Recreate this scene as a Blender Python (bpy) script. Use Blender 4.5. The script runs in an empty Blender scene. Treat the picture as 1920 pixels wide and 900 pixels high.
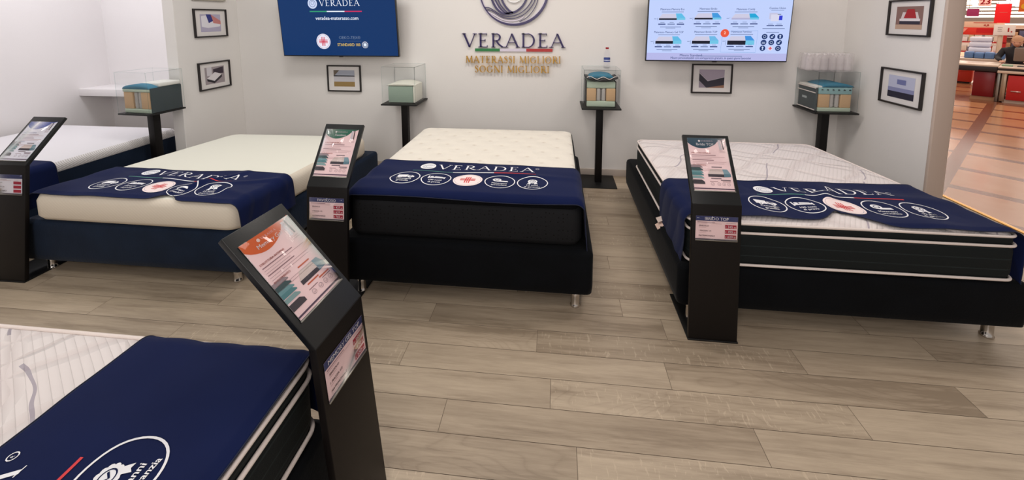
import bpy, bmesh, math, random
from mathutils import Vector, Matrix
random.seed(7)
sc = bpy.context.scene
C = sc.collection
PI = math.pi

# ------------------------------------------------------------------ camera
H = 1.6
cam = bpy.data.cameras.new('camera'); cam_o = bpy.data.objects.new('camera', cam); C.objects.link(cam_o)
cam.sensor_width = 36.0; cam.lens = 777.7 / 1920 * 36
cam.shift_y = -(450 - 125.8) / 1920
cam.clip_start = 0.02; cam.clip_end = 400
RX = Vector((0.99433383, 0.10628749, -0.00178757))
UP = -Vector((0.01070549, -0.11685337, -0.99309148))
BK = -Vector((-0.10576208, 0.98744532, -0.11732912))
M = Matrix.Identity(4)
for i in range(3):
    M[i][0] = RX[i]; M[i][1] = UP[i]; M[i][2] = BK[i]
M[2][3] = H
cam_o.matrix_world = M
sc.camera = cam_o

# ------------------------------------------------------------------ world, lights, exposure
sc.view_settings.view_transform = 'Standard'; sc.view_settings.look = 'None'
sc.view_settings.exposure = 0.12; sc.view_settings.gamma = 1.0
w = bpy.data.worlds.new('world'); sc.world = w; w.use_nodes = True
w.node_tree.nodes['Background'].inputs[0].default_value = (0.86, 0.80, 0.76, 1)
w.node_tree.nodes['Background'].inputs[1].default_value = 0.46

def area(name, loc, size, power, col, target=None, sy=None, spread=PI):
    l = bpy.data.lights.new(name, 'AREA'); l.energy = power; l.color = col
    l.shape = 'RECTANGLE'; l.size = size; l.size_y = sy or size; l.spread = spread
    o = bpy.data.objects.new(name, l); C.objects.link(o); o.location = loc
    if target:
        o.rotation_euler = (Vector(target) - Vector(loc)).to_track_quat('-Z', 'Y').to_euler()
    return o
area('ceiling_panel_light', (-1.9, 2.75, 2.95), 0.5, 15, (0.98, 0.96, 0.92))
area('ceiling_panel_light', (-0.4, 2.85, 2.95), 0.5, 15, (1.0, 0.92, 0.84))
area('ceiling_panel_light', (1.4, 2.75, 2.95), 0.5, 15, (1.0, 0.90, 0.84))
area('ceiling_panel_light', (0.9, 0.7, 2.95), 0.35, 7, (1.0, 0.92, 0.86))
area('ceiling_panel_light', (-2.4, 0.9, 2.95), 0.6, 8, (0.97, 0.97, 0.90))
area('front_fill_light', (-0.6, -2.2, 2.7), 2.2, 66, (1.0, 0.92, 0.875), target=(-0.3, 4.0, 1.0))  # added fill from behind the camera, brightens walls and price cards
area('alcove_ceiling_light', (-4.35, 3.1, 2.95), 0.5, 19, (0.98, 0.96, 1.0))
area('mall_ceiling_light', (5.2, 1.2, 3.2), 1.4, 4, (1.0, 0.70, 0.50))
area('mall_ceiling_light', (6.6, 5.6, 3.3), 4.0, 50, (1.0, 0.80, 0.64))
area('mall_ceiling_light', (9.5, 10.2, 3.3), 8.0, 240, (1.0, 0.86, 0.74))
area('mall_ceiling_light', (17, 19, 2.9), 8.0, 900, (1.0, 0.90, 0.80))  # added so that its bounced light brightens the shop ceiling

# ------------------------------------------------------------------ materials
def srgb(r, g, b):
    def f(c):
        c /= 255.0
        return c / 12.92 if c <= 0.04045 else ((c + 0.055) / 1.055) ** 2.4
    return (f(r), f(g), f(b), 1)
def nodes(m):
    m.use_nodes = True; nt = m.node_tree
    return nt, nt.nodes['Principled BSDF']
_mc = {}
def mat(name, col, rough=0.5, metal=0.0, spec=0.5, emit=0.0, sheen=0.0, bump=None, noise=None, coat=0.0):
    """bump=(scale,strength)  noise=(scale, amount): small natural tone variation"""
    if name in _mc: return _mc[name]
    m = bpy.data.materials.new(name); nt, b = nodes(m)
    b.inputs['Base Color'].default_value = col; b.inputs['Roughness'].default_value = rough
    b.inputs['Metallic'].default_value = metal; b.inputs['Specular IOR Level'].default_value = spec
    b.inputs['Coat Weight'].default_value = coat
    if sheen: b.inputs['Sheen Weight'].default_value = sheen; b.inputs['Sheen Roughness'].default_value = 0.4
    if emit:
        b.inputs['Emission Color'].default_value = col; b.inputs['Emission Strength'].default_value = emit
    tc = None
    if bump or noise:
        tc = nt.nodes.new('ShaderNodeTexCoord')
    if bump:
        n = nt.nodes.new('ShaderNodeTexNoise'); n.inputs['Scale'].default_value = bump[0]; n.inputs['Detail'].default_value = 4
        bp = nt.nodes.new('ShaderNodeBump'); bp.inputs['Strength'].default_value = bump[1]; bp.inputs['Distance'].default_value = 0.004
        nt.links.new(tc.outputs['Object'], n.inputs['Vector']); nt.links.new(n.outputs['Fac'], bp.inputs['Height'])
        nt.links.new(bp.outputs['Normal'], b.inputs['Normal'])
    if noise:
        n = nt.nodes.new('ShaderNodeTexNoise'); n.inputs['Scale'].default_value = noise[0]; n.inputs['Detail'].default_value = 5
        hv = nt.nodes.new('ShaderNodeHueSaturation'); mr = nt.nodes.new('ShaderNodeMapRange')
        mr.inputs['From Min'].default_value = 0.3; mr.inputs['From Max'].default_value = 0.7
        mr.inputs['To Min'].default_value = 1 - noise[1]; mr.inputs['To Max'].default_value = 1 + noise[1]
        hv.inputs['Color'].default_value = col
        nt.links.new(tc.outputs['Object'], n.inputs['Vector']); nt.links.new(n.outputs['Fac'], mr.inputs['Value'])
        nt.links.new(mr.outputs['Result'], hv.inputs['Value']); nt.links.new(hv.outputs['Color'], b.inputs['Base Color'])
    _mc[name] = m
    return m
def flat(r, g, b, rough=0.6, emit=0.0, spec=0.3):
    return mat('ink_%d_%d_%d_%d' % (r, g, b, int(emit * 100)), srgb(r, g, b), rough, spec=spec, emit=emit)
def screen_ink(r, g, b, e=1.0):
    k = 'screen_%d_%d_%d' % (r, g, b)
    if k in _mc: return _mc[k]
    m = bpy.data.materials.new(k); nt, p = nodes(m)
    p.inputs['Base Color'].default_value = (0.004, 0.004, 0.005, 1); p.inputs['Roughness'].default_value = 0.25
    p.inputs['Specular IOR Level'].default_value = 0.25
    p.inputs['Emission Color'].default_value = srgb(r, g, b); p.inputs['Emission Strength'].default_value = e
    _mc[k] = m
    return m

wall_m = mat('painted_wall', srgb(228, 225, 222), 0.75, spec=0.25, bump=(140, 0.12), noise=(1.2, 0.015))
alcove_m = mat('painted_wall_alcove', srgb(232, 229, 230), 0.75, spec=0.25, bump=(140, 0.12), noise=(1.2, 0.015))
jamb_m = mat('jamb_paint', srgb(198, 180, 168), 0.5, bump=(60, 0.08))
skirt_m = mat('skirting', srgb(186, 174, 164), 0.5)
black_metal = mat('black_powder_coat', srgb(13, 9, 9), 0.45, spec=0.25, bump=(600, 0.15))
black_plate = mat('black_plate', srgb(9, 9, 9), 0.5, spec=0.4, bump=(500, 0.1))
panel_black = mat('panel_black_satin', srgb(15, 17, 18), 0.36, spec=0.4, bump=(400, 0.08))
chrome = mat('chrome', srgb(205, 200, 195), 0.12, metal=1.0)
steel = mat('brushed_steel', srgb(150, 148, 142), 0.35, metal=1.0)
frame_m = mat('frame_black_wood', srgb(28, 22, 22), 0.4, bump=(80, 0.1))
white_cord = mat('piping_white', srgb(226, 214, 208), 0.7, bump=(300, 0.2))
cream = mat('cream_knit', srgb(222, 221, 208), 0.85, sheen=0.1, bump=(260, 0.35))
velvet_navy_lit = mat('velvet_navy_lit', srgb(20, 33, 52), 0.85, spec=0.15, sheen=0.12, bump=(90, 0.3), noise=(6, 0.18))  # on bases: the better lit tone of one shared velvet
velvet_black_shaded = mat('velvet_black_shaded', srgb(6, 8, 12), 0.85, spec=0.12, sheen=0.05, bump=(90, 0.3), noise=(6, 0.25))  # on bases: same velvet with shade put into its colour; top band is black
blanket_m = mat('blanket_navy_fleece', srgb(21, 30, 67), 0.95, spec=0.06, sheen=0.07, bump=(1500, 0.25), noise=(7, 0.06))
hem_m = mat('blanket_hem', srgb(22, 28, 52), 0.9)
print_white = mat('print_white', srgb(232, 232, 236), 0.8, bump=(500, 0.2))
print_grey = mat('print_grey', srgb(150, 155, 170), 0.8)
print_red = mat('print_red', srgb(205, 58, 62), 0.8)
print_green = mat('print_green', srgb(70, 125, 118), 0.8)
print_pale = mat('print_pale', srgb(240, 222, 220), 0.8)

def add_node(nt, t, **kw):
    n = nt.nodes.new(t)
    for k, v in kw.items():
        if k in n.inputs: n.inputs[k].default_value = v
        else: setattr(n, k, v)
    return n
def math_n(nt, op, a, b=None, c=None):
    n = nt.nodes.new('ShaderNodeMath'); n.operation = op
    for i, v in enumerate((a, b, c)):
        if v is None: continue
        if isinstance(v, (int, float)): n.inputs[i].default_value = v
        else: nt.links.new(v, n.inputs[i])
    return n.outputs[0]

def quilt_lines_mat():
    """stretch knit: fine ribs, diagonal quilting seams, some seams printed in violet grey"""
    m = bpy.data.materials.new('quilted_knit'); nt, b = nodes(m); L = nt.links
    b.inputs['Roughness'].default_value = 0.85; b.inputs['Specular IOR Level'].default_value = 0.2
    b.inputs['Sheen Weight'].default_value = 0.2
    tc = add_node(nt, 'ShaderNodeTexCoord')
    nz = add_node(nt, 'ShaderNodeTexNoise', Scale=2.2, Detail=2.0); L.new(tc.outputs['Object'], nz.inputs['Vector'])
    m0 = nt.nodes.new('ShaderNodeVectorMath'); m0.operation = 'SUBTRACT'; L.new(nz.outputs['Color'], m0.inputs[0]); m0.inputs[1].default_value = (0.5, 0.5, 0.5)
    mx = nt.nodes.new('ShaderNodeVectorMath'); mx.operation = 'SCALE'; L.new(m0.outputs[0], mx.inputs[0]); mx.inputs['Scale'].default_value = 0.20
    ad = nt.nodes.new('ShaderNodeVectorMath'); ad.operation = 'ADD'; L.new(tc.outputs['Object'], ad.inputs[0]); L.new(mx.outputs[0], ad.inputs[1])
    sp = nt.nodes.new('ShaderNodeSeparateXYZ'); L.new(ad.outputs[0], sp.inputs[0])
    x, y = sp.outputs[0], sp.outputs[1]
    def seam(cx, cy, period, width, ph=0.0):
        s = math_n(nt, 'ADD', math_n(nt, 'MULTIPLY', x, cx), math_n(nt, 'MULTIPLY', y, cy))
        s = math_n(nt, 'ADD', s, ph)
        p = math_n(nt, 'PINGPONG', s, period / 2)
        return math_n(nt, 'SUBTRACT', 1.0, math_n(nt, 'MINIMUM', math_n(nt, 'DIVIDE', p, width), 1.0))
    s1 = seam(0.55, 0.83, 0.23, 0.032); s2 = seam(0.72, -0.69, 0.26, 0.032, 0.1); s3 = seam(0.25, 0.97, 0.41, 0.018, 0.05)
    lines = math_n(nt, 'MAXIMUM', math_n(nt, 'MAXIMUM', s1, s2), s3)
    sp0 = nt.nodes.new('ShaderNodeSeparateXYZ'); L.new(tc.outputs['Object'], sp0.inputs[0])
    rib = math_n(nt, 'ABSOLUTE', math_n(nt, 'SINE', math_n(nt, 'MULTIPLY', math_n(nt, 'SUBTRACT', math_n(nt, 'MULTIPLY', sp0.outputs[0], 0.842), math_n(nt, 'MULTIPLY', sp0.outputs[1], 0.539)), 150.0)))
    rib = math_n(nt, 'POWER', rib, 0.5)
    hgt = math_n(nt, 'SUBTRACT', math_n(nt, 'MULTIPLY', rib, 0.20), math_n(nt, 'MULTIPLY', lines, 1.0))
    bp = add_node(nt, 'ShaderNodeBump', Strength=0.9, Distance=0.0115); L.new(hgt, bp.inputs['Height']); L.new(bp.outputs[0], b.inputs['Normal'])
    dark = seam(0.842, -0.539, 0.50, 0.0045, -0.734 + 1.50)
    n2 = add_node(nt, 'ShaderNodeTexNoise', Scale=5.1, Detail=0.0); L.new(tc.outputs['Object'], n2.inputs['Vector'])
    gate = math_n(nt, 'GREATER_THAN', n2.outputs['Fac'], 0.38)
    dk = math_n(nt, 'MULTIPLY', math_n(nt, 'MULTIPLY', math_n(nt, 'GREATER_THAN', dark, 0.05), gate), 0.75)
    mixa = add_node(nt, 'ShaderNodeMix'); mixa.data_type = 'RGBA'
    mixa.inputs[6].default_value = srgb(222, 214, 212); mixa.inputs[7].default_value = srgb(204, 188, 186)
    L.new(math_n(nt, 'MULTIPLY', lines, 0.3), mixa.inputs[0])
    mixc = add_node(nt, 'ShaderNodeMix'); mixc.data_type = 'RGBA'
    L.new(mixa.outputs[2], mixc.inputs[6]); mixc.inputs[7].default_value = srgb(146, 137, 152)
    L.new(dk, mixc.inputs[0]); L.new(mixc.outputs[2], b.inputs['Base Color'])
    return m
quilt_m = quilt_lines_mat()

def tuft_mat():
    m = bpy.data.materials.new('tufted_cream_cover'); nt, b = nodes(m); L = nt.links
    b.inputs['Roughness'].default_value = 0.85; b.inputs['Specular IOR Level'].default_value = 0.2; b.inputs['Sheen Weight'].default_value = 0.2
    tc = add_node(nt, 'ShaderNodeTexCoord')
    sp = nt.nodes.new('ShaderNodeSeparateXYZ'); L.new(tc.outputs['Object'], sp.inputs[0])
    def grid(ox, oy):
        px = math_n(nt, 'PINGPONG', math_n(nt, 'ADD', sp.outputs[0], 10 + ox), 0.105)
        py = math_n(nt, 'PINGPONG', math_n(nt, 'ADD', sp.outputs[1], 10 + oy), 0.115)
        return math_n(nt, 'SQRT', math_n(nt, 'ADD', math_n(nt, 'MULTIPLY', px, px), math_n(nt, 'MULTIPLY', py, py)))
    d = math_n(nt, 'MINIMUM', grid(0, 0), grid(0.105, 0.115))
    dip = math_n(nt, 'POWER', math_n(nt, 'MINIMUM', math_n(nt, 'DIVIDE', d, 0.075), 1.0), 0.6)
    nz = add_node(nt, 'ShaderNodeTexNoise', Scale=24.0, Detail=3.0); L.new(tc.outputs['Object'], nz.inputs['Vector'])
    hgt = math_n(nt, 'ADD', dip, math_n(nt, 'MULTIPLY', nz.outputs['Fac'], 0.22))
    bp = add_node(nt, 'ShaderNodeBump', Strength=0.9, Distance=0.012); L.new(hgt, bp.inputs['Height']); L.new(bp.outputs[0], b.inputs['Normal'])
    mixc = add_node(nt, 'ShaderNodeMix'); mixc.data_type = 'RGBA'
    mixc.inputs[6].default_value = srgb(208, 198, 184); mixc.inputs[7].default_value = srgb(224, 218, 206)
    L.new(math_n(nt, 'MINIMUM', math_n(nt, 'DIVIDE', d, 0.022), 1.0), mixc.inputs[0]); L.new(mixc.outputs[2], b.inputs['Base Color'])
    return m
tuft_m = tuft_mat()

def stripe_side_mat(name, c1, c2, scale, ang, bumps=0.5, dist=0.004):
    m = bpy.data.materials.new(name); nt, b = nodes(m); L = nt.links
    b.inputs['Roughness'].default_value = 0.85; b.inputs['Specular IOR Level'].default_value = 0.2
    tc = add_node(nt, 'ShaderNodeTexCoord'); sp = nt.nodes.new('ShaderNodeSeparateXYZ'); L.new(tc.outputs['Object'], sp.inputs[0])
    s = math_n(nt, 'ADD', math_n(nt, 'ADD', sp.outputs[0], sp.outputs[1]), math_n(nt, 'MULTIPLY', sp.outputs[2], ang))
    v = math_n(nt, 'SINE', math_n(nt, 'MULTIPLY', s, scale))
    v = math_n(nt, 'ADD', math_n(nt, 'MULTIPLY', v, 0.5), 0.5)
    mixc = add_node(nt, 'ShaderNodeMix'); mixc.data_type = 'RGBA'; mixc.inputs[6].default_value = c1; mixc.inputs[7].default_value = c2
    L.new(math_n(nt, 'POWER', v, 2.0), mixc.inputs[0]); L.new(mixc.outputs[2], b.inputs['Base Color'])
    bp = add_node(nt, 'ShaderNodeBump', Strength=bumps, Distance=dist); L.new(v, bp.inputs['Height']); L.new(bp.outputs[0], b.inputs['Normal'])
    return m
ribwhite_m = stripe_side_mat('ribbed_white_border', srgb(232, 230, 230), srgb(194, 188, 186), 420.0, 1.0)
zigzag_m = stripe_side_mat('cream_border', srgb(226, 216, 200), srgb(223, 213, 197), 260.0, 1.2, 0.10, 0.002)

def dotted_mat():
    m = bpy.data.materials.new('perforated_black_border'); nt, b = nodes(m); L = nt.links
    b.inputs['Roughness'].default_value = 0.8; b.inputs['Specular IOR Level'].default_value = 0.2
    tc = add_node(nt, 'ShaderNodeTexCoord')
    v = add_node(nt, 'ShaderNodeTexVoronoi', Scale=42.0); v.inputs['Randomness'].default_value = 0.35; L.new(tc.outputs['Object'], v.inputs['Vector'])
    mixc = add_node(nt, 'ShaderNodeMix'); mixc.data_type = 'RGBA'; mixc.inputs[6].default_value = srgb(6, 6, 7); mixc.inputs[7].default_value = srgb(24, 25, 28)
    L.new(math_n(nt, 'GREATER_THAN', v.outputs['Distance'], 0.16), mixc.inputs[0]); L.new(mixc.outputs[2], b.inputs['Base Color'])
    n = add_node(nt, 'ShaderNodeTexNoise', Scale=400.0, Detail=3.0); L.new(tc.outputs['Object'], n.inputs['Vector'])
    bp = add_node(nt, 'ShaderNodeBump', Strength=0.3, Distance=0.003); L.new(n.outputs['Fac'], bp.inputs['Height']); L.new(bp.outputs[0], b.inputs['Normal'])
    return m
dotted_m = dotted_mat()

def lined_side_mat():
    m = bpy.data.materials.new('green_black_border'); nt, b = nodes(m); L = nt.links
    b.inputs['Roughness'].default_value = 0.75; b.inputs['Specular IOR Level'].default_value = 0.25
    tc = add_node(nt, 'ShaderNodeTexCoord'); sp = nt.nodes.new('ShaderNodeSeparateXYZ'); L.new(tc.outputs['Object'], sp.inputs[0])
    p = math_n(nt, 'PINGPONG', math_n(nt, 'ADD', sp.outputs[2], 0.013), 0.026)
    line = math_n(nt, 'LESS_THAN', p, 0.0025)
    n = add_node(nt, 'ShaderNodeTexNoise', Scale=9.0, Detail=2.0); L.new(tc.outputs['Object'], n.inputs['Vector'])
    mixc = add_node(nt, 'ShaderNodeMix'); mixc.data_type = 'RGBA'; mixc.inputs[6].default_value = srgb(15, 22, 24); mixc.inputs[7].default_value = srgb(40, 50, 52)
    L.new(math_n(nt, 'MULTIPLY', line, n.outputs['Fac']), mixc.inputs[0]); L.new(mixc.outputs[2], b.inputs['Base Color'])
    n3 = add_node(nt, 'ShaderNodeTexNoise', Scale=300.0, Detail=3.0); L.new(tc.outputs['Object'], n3.inputs['Vector'])
    bp = add_node(nt, 'ShaderNodeBump', Strength=0.4, Distance=0.004); L.new(math_n(nt, 'SUBTRACT', n3.outputs['Fac'], line), bp.inputs['Height']); L.new(bp.outputs[0], b.inputs['Normal'])
    return m
lined_m = lined_side_mat()

def clear_mat(name, tint, ior=1.45, rough=0.03, gloss=1.0):
    m = bpy.data.materials.new(name); m.use_nodes = True; nt = m.node_tree; nt.nodes.clear(); L = nt.links
    o = nt.nodes.new('ShaderNodeOutputMaterial'); t = nt.nodes.new('ShaderNodeBsdfTransparent'); t.inputs[0].default_value = tint
    g = nt.nodes.new('ShaderNodeBsdfGlossy'); g.inputs['Roughness'].default_value = rough; g.inputs[0].default_value = (gloss, gloss, gloss, 1)
    f = nt.nodes.new('ShaderNodeFresnel'); f.inputs[0].default_value = ior; mx = nt.nodes.new('ShaderNodeMixShader')
    gm = nt.nodes.new('ShaderNodeNewGeometry'); fr = math_n(nt, 'MULTIPLY', f.outputs[0], math_n(nt, 'SUBTRACT', 1.0, gm.outputs['Backfacing']))
    L.new(fr, mx.inputs[0]); L.new(t.outputs[0], mx.inputs[1]); L.new(g.outputs[0], mx.inputs[2]); L.new(mx.outputs[0], o.inputs[0])
    return m
acrylic = clear_mat('clear_acrylic', (0.985, 0.99, 0.99, 1), 1.35, 0.05)
sheet_clear = clear_mat('sheet_cover', (0.99, 0.99, 0.99, 1), 1.25, 0.04)
acrylic_edge = clear_mat('acrylic_edge', (0.88, 0.92, 0.92, 1), 1.5, 0.1)
pet = clear_mat('clear_bottle_plastic', (0.97, 0.97, 0.985, 1), 1.4, 0.12)
shrink = mat('shrink_wrap', srgb(236, 228, 230), .3, bump=(60, .8)); shrink.node_tree.nodes['Principled BSDF'].inputs['Alpha'].default_value = 0.16
pet_pale = mat('pale_bottle_plastic', srgb(236, 230, 232), .2, bump=(50, .4)); pet_pale.node_tree.nodes['Principled BSDF'].inputs['Alpha'].default_value = 0.30

def plank_mat():
    m = bpy.data.materials.new('oak_laminate'); nt, b = nodes(m); L = nt.links
    at = nt.nodes.new('ShaderNodeAttribute'); at.attribute_name = 'plank'
    sa = nt.nodes.new('ShaderNodeSeparateXYZ'); L.new(at.outputs['Vector'], sa.inputs[0])
    tc = add_node(nt, 'ShaderNodeTexCoord')
    off = nt.nodes.new('ShaderNodeVectorMath'); off.operation = 'SCALE'; L.new(at.outputs['Vector'], off.inputs[0]); off.inputs['Scale'].default_value = 37.0
    av = nt.nodes.new('ShaderNodeVectorMath'); av.operation = 'ADD'; L.new(tc.outputs['Object'], av.inputs[0]); L.new(off.outputs[0], av.inputs[1])
    def mapped(sx, sy):
        mp = nt.nodes.new('ShaderNodeMapping'); mp.inputs['Scale'].default_value = (sx, sy, 1); L.new(av.outputs[0], mp.inputs['Vector']); return mp.outputs[0]
    g1 = add_node(nt, 'ShaderNodeTexNoise', Scale=1.0, Detail=7.0, Roughness=0.62); L.new(mapped(2.2, 26), g1.inputs['Vector'])
    g2 = add_node(nt, 'ShaderNodeTexNoise', Scale=1.0, Detail=4.0); L.new(mapped(1.3, 9), g2.inputs['Vector'])
    # cathedral grain: contour lines of a slow noise
    g3 = add_node(nt, 'ShaderNodeTexNoise', Scale=1.0, Detail=1.0, Distortion=0.4); L.new(mapped(1.1, 5.0), g3.inputs['Vector'])
    cont = math_n(nt, 'ABSOLUTE', math_n(nt, 'SINE', math_n(nt, 'MULTIPLY', g3.outputs['Fac'], 75.0)))
    cont = math_n(nt, 'POWER', math_n(nt, 'SUBTRACT', 1.0, cont), 3.0)
    # pale medullary flecks across the grain
    g4 = add_node(nt, 'ShaderNodeTexNoise', Scale=1.0, Detail=5.0, Distortion=0.8); L.new(mapped(85, 20), g4.inputs['Vector'])
    fl = add_node(nt, 'ShaderNodeMapRange'); fl.inputs['From Min'].default_value = 0.60; fl.inputs['From Max'].default_value = 0.66; L.new(g4.outputs['Fac'], fl.inputs['Value'])
    flg = math_n(nt, 'MULTIPLY', fl.outputs[0], math_n(nt, 'GREATER_THAN', sa.outputs[1], 0.72))
    cr = nt.nodes.new('ShaderNodeValToRGB')
    cr.color_ramp.elements[0].position = 0.25; cr.color_ramp.elements[0].color = srgb(140, 124, 105)
    cr.color_ramp.elements[1].position = 0.75; cr.color_ramp.elements[1].color = srgb(187, 170, 148)
    g5 = add_node(nt, 'ShaderNodeTexNoise', Scale=1.0, Detail=6.0, Roughness=0.7); L.new(mapped(0.9, 13), g5.inputs['Vector'])
    st = add_node(nt, 'ShaderNodeMapRange'); st.inputs['From Min'].default_value = 0.52; st.inputs['From Max'].default_value = 0.72; L.new(g5.outputs['Fac'], st.inputs['Value'])
    g6 = add_node(nt, 'ShaderNodeTexNoise', Scale=1.0, Detail=8.0, Roughness=0.7); L.new(mapped(9, 130), g6.inputs['Vector'])
    mixf = math_n(nt, 'ADD', math_n(nt, 'MULTIPLY', g1.outputs['Fac'], 0.55), math_n(nt, 'MULTIPLY', g2.outputs['Fac'], 0.55))
    mixf = math_n(nt, 'SUBTRACT', mixf, math_n(nt, 'MULTIPLY', st.outputs[0], 0.38))
    mixf = math_n(nt, 'ADD', mixf, math_n(nt, 'MULTIPLY', math_n(nt, 'SUBTRACT', g6.outputs['Fac'], 0.46), 0.42))
    mixf = math_n(nt, 'ADD', mixf, math_n(nt, 'MULTIPLY', math_n(nt, 'SUBTRACT', sa.outputs[0], 0.5), 0.20))
    mixf = math_n(nt, 'SUBTRACT', mixf, math_n(nt, 'MULTIPLY', math_n(nt, 'MULTIPLY', cont, 0.10), math_n(nt, 'LESS_THAN', sa.outputs[2], 0.22)))
    mixf = math_n(nt, 'ADD', mixf, math_n(nt, 'MULTIPLY', flg, 0.22))
    L.new(mixf, cr.inputs[0]); L.new(cr.outputs[0], b.inputs['Base Color'])
    rg = add_node(nt, 'ShaderNodeMapRange'); L.new(g1.outputs['Fac'], rg.inputs['Value']); rg.inputs['To Min'].default_value = 0.36; rg.inputs['To Max'].default_value = 0.50
    L.new(rg.outputs[0], b.inputs['Roughness']); b.inputs['Specular IOR Level'].default_value = 0.4
    bp = add_node(nt, 'ShaderNodeBump', Strength=0.12, Distance=0.002); L.new(g1.outputs['Fac'], bp.inputs['Height']); L.new(bp.outputs[0], b.inputs['Normal'])
    return m
plank_m = plank_mat()
gap_m = mat('plank_joint', srgb(104, 90, 76), 0.8)

def marble_mat(name, c1, c2, rough=0.12):
    m = bpy.data.materials.new(name); nt, b = nodes(m); L = nt.links
    tc = add_node(nt, 'ShaderNodeTexCoord')
    n = add_node(nt, 'ShaderNodeTexNoise', Scale=2.0, Detail=6.0, Distortion=1.0); L.new(tc.outputs['Object'], n.inputs['Vector'])
    mixc = add_node(nt, 'ShaderNodeMix'); mixc.data_type = 'RGBA'; mixc.inputs[6].default_value = c1; mixc.inputs[7].default_value = c2
    L.new(n.outputs['Fac'], mixc.inputs[0]); L.new(mixc.outputs[2], b.inputs['Base Color']); b.inputs['Roughness'].default_value = rough
    return m
marble_light = marble_mat('marble_peach', srgb(176, 116, 76), srgb(196, 140, 100), 0.2)
marble_dark = marble_mat('marble_brown', srgb(112, 62, 40), srgb(134, 80, 54), 0.2)

# ------------------------------------------------------------------ object helpers
class MB:
    def __init__(s): s.v = []; s.f = []; s.mi = []; s.sm = []; s.mats = []
    def m(s, m):
        if m not in s.mats: s.mats.append(m)
        return s.mats.index(m)
    def add(s, vs, fs, m, smooth=False):
        o = len(s.v); s.v += [tuple(x) for x in vs]; k = s.m(m)
        for f in fs: s.f.append([i + o for i in f]); s.mi.append(k); s.sm.append(smooth)
        return s
    def box(s, x0, x1, y0, y1, z0, z1, m):
        vs = [(x, y, z) for z in (z0, z1) for y in (y0, y1) for x in (x0, x1)]
        return s.add(vs, [(0, 2, 3, 1), (4, 5, 7, 6), (0, 1, 5, 4), (2, 6, 7, 3), (0, 4, 6, 2), (1, 3, 7, 5)], m)
    def bbox(s, x0, x1, y0, y1, z0, z1, m, r=0.01, seg=3, T=None, smooth=True):
        bm = bmesh.new(); bmesh.ops.create_cube(bm, size=1.0)
        for v in bm.verts:
            v.co = Vector(((x0 + x1) / 2 + v.co.x * (x1 - x0), (y0 + y1) / 2 + v.co.y * (y1 - y0), (z0 + z1) / 2 + v.co.z * (z1 - z0)))
        if r > 0: bmesh.ops.bevel(bm, geom=list(bm.edges), offset=r, segments=seg, profile=0.5, affect='EDGES')
        vs = [v.co.copy() for v in bm.verts]
        if T: vs = [T(v) for v in vs]
        bm.verts.index_update()
        fs = [[v.index for v in f.verts] for f in bm.faces]
        bm.free(); return s.add(vs, fs, m, smooth)
    def prism(s, pts, T, h0, h1, m, smooth=False):
        """extrude polygon pts (2D) between heights h0 and h1; T(x,y,h)->3D"""
        n = len(pts); vs = [T(x, y, h0) for x, y in pts] + [T(x, y, h1) for x, y in pts]
        fs = [list(range(n))[::-1], list(range(n, 2 * n))] + [(i, (i + 1) % n, n + (i + 1) % n, n + i) for i in range(n)]
        return s.add(vs, fs, m, smooth)
    def cyl(s, c, r, h, m, n=20, r2=None, axis='z', smooth=True):
        r2 = r if r2 is None else r2; vs = []
        for k, (rr, hh) in enumerate(((r, 0), (r2, h))):
            for i in range(n):
                a = 2 * PI * i / n; p = (rr * math.cos(a), rr * math.sin(a), hh)
                if axis == 'x': p = (p[2], p[0], p[1])
                if axis == 'y': p = (p[0], p[2], p[1])
                vs.append((c[0] + p[0], c[1] + p[1], c[2] + p[2]))
        s.add(vs, [(i, (i + 1) % n, n + (i + 1) % n, n + i) for i in range(n)], m, smooth)
        s.add(vs, [list(range(n))[::-1], list(range(n, 2 * n))], m, False); return s
    def lathe(s, prof, c, m, n=20):
        vs = []; k = len(prof)
        for r, z in prof:
            for i in range(n):
                a = 2 * PI * i / n; vs.append((c[0] + r * math.cos(a), c[1] + r * math.sin(a), c[2] + z))
        fs = [(j * n + i, j * n + (i + 1) % n, (j + 1) * n + (i + 1) % n, (j + 1) * n + i) for j in range(k - 1) for i in range(n)]
        return s.add(vs, fs, m, True)
    def tube(s, pts, r, m, n=8, closed=False):
        pts = [Vector(p) for p in pts]; k = len(pts); vs = []
        for i, p in enumerate(pts):
            a = pts[(i - 1) % k] if (closed or i > 0) else p; b = pts[(i + 1) % k] if (closed or i < k - 1) else p
            t = (b - a).normalized(); u = t.cross(Vector((0, 0, 1)))
            if u.length < 1e-3: u = t.cross(Vector((1, 0, 0)))
            u.normalize(); w_ = t.cross(u)
            for j in range(n):
                an = 2 * PI * j / n; vs.append(p + u * (r * math.cos(an)) + w_ * (r * math.sin(an)))
        fs = [(i * n + j, i * n + (j + 1) % n, ((i + 1) % k) * n + (j + 1) % n, ((i + 1) % k) * n + j) for i in range(k if closed else k - 1) for j in range(n)]
        s.add(vs, fs, m, True)
        if not closed: s.add(vs, [list(range(n)), list(range((k - 1) * n, k * n))[::-1]], m, False)
        return s
    def build(s, name, parent=None, loc=None, rz=0.0):
        me = bpy.data.meshes.new(name); me.from_pydata(s.v, [], s.f)
        for m_ in s.mats: me.materials.append(m_)
        me.polygons.foreach_set('material_index', s.mi); me.polygons.foreach_set('use_smooth', s.sm)
        me.update()
        o = bpy.data.objects.new(name, me); C.objects.link(o)
        if parent: o.parent = parent
        if loc: o.location = loc
        if rz: o.rotation_euler = (0, 0, rz)
        return o
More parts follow.
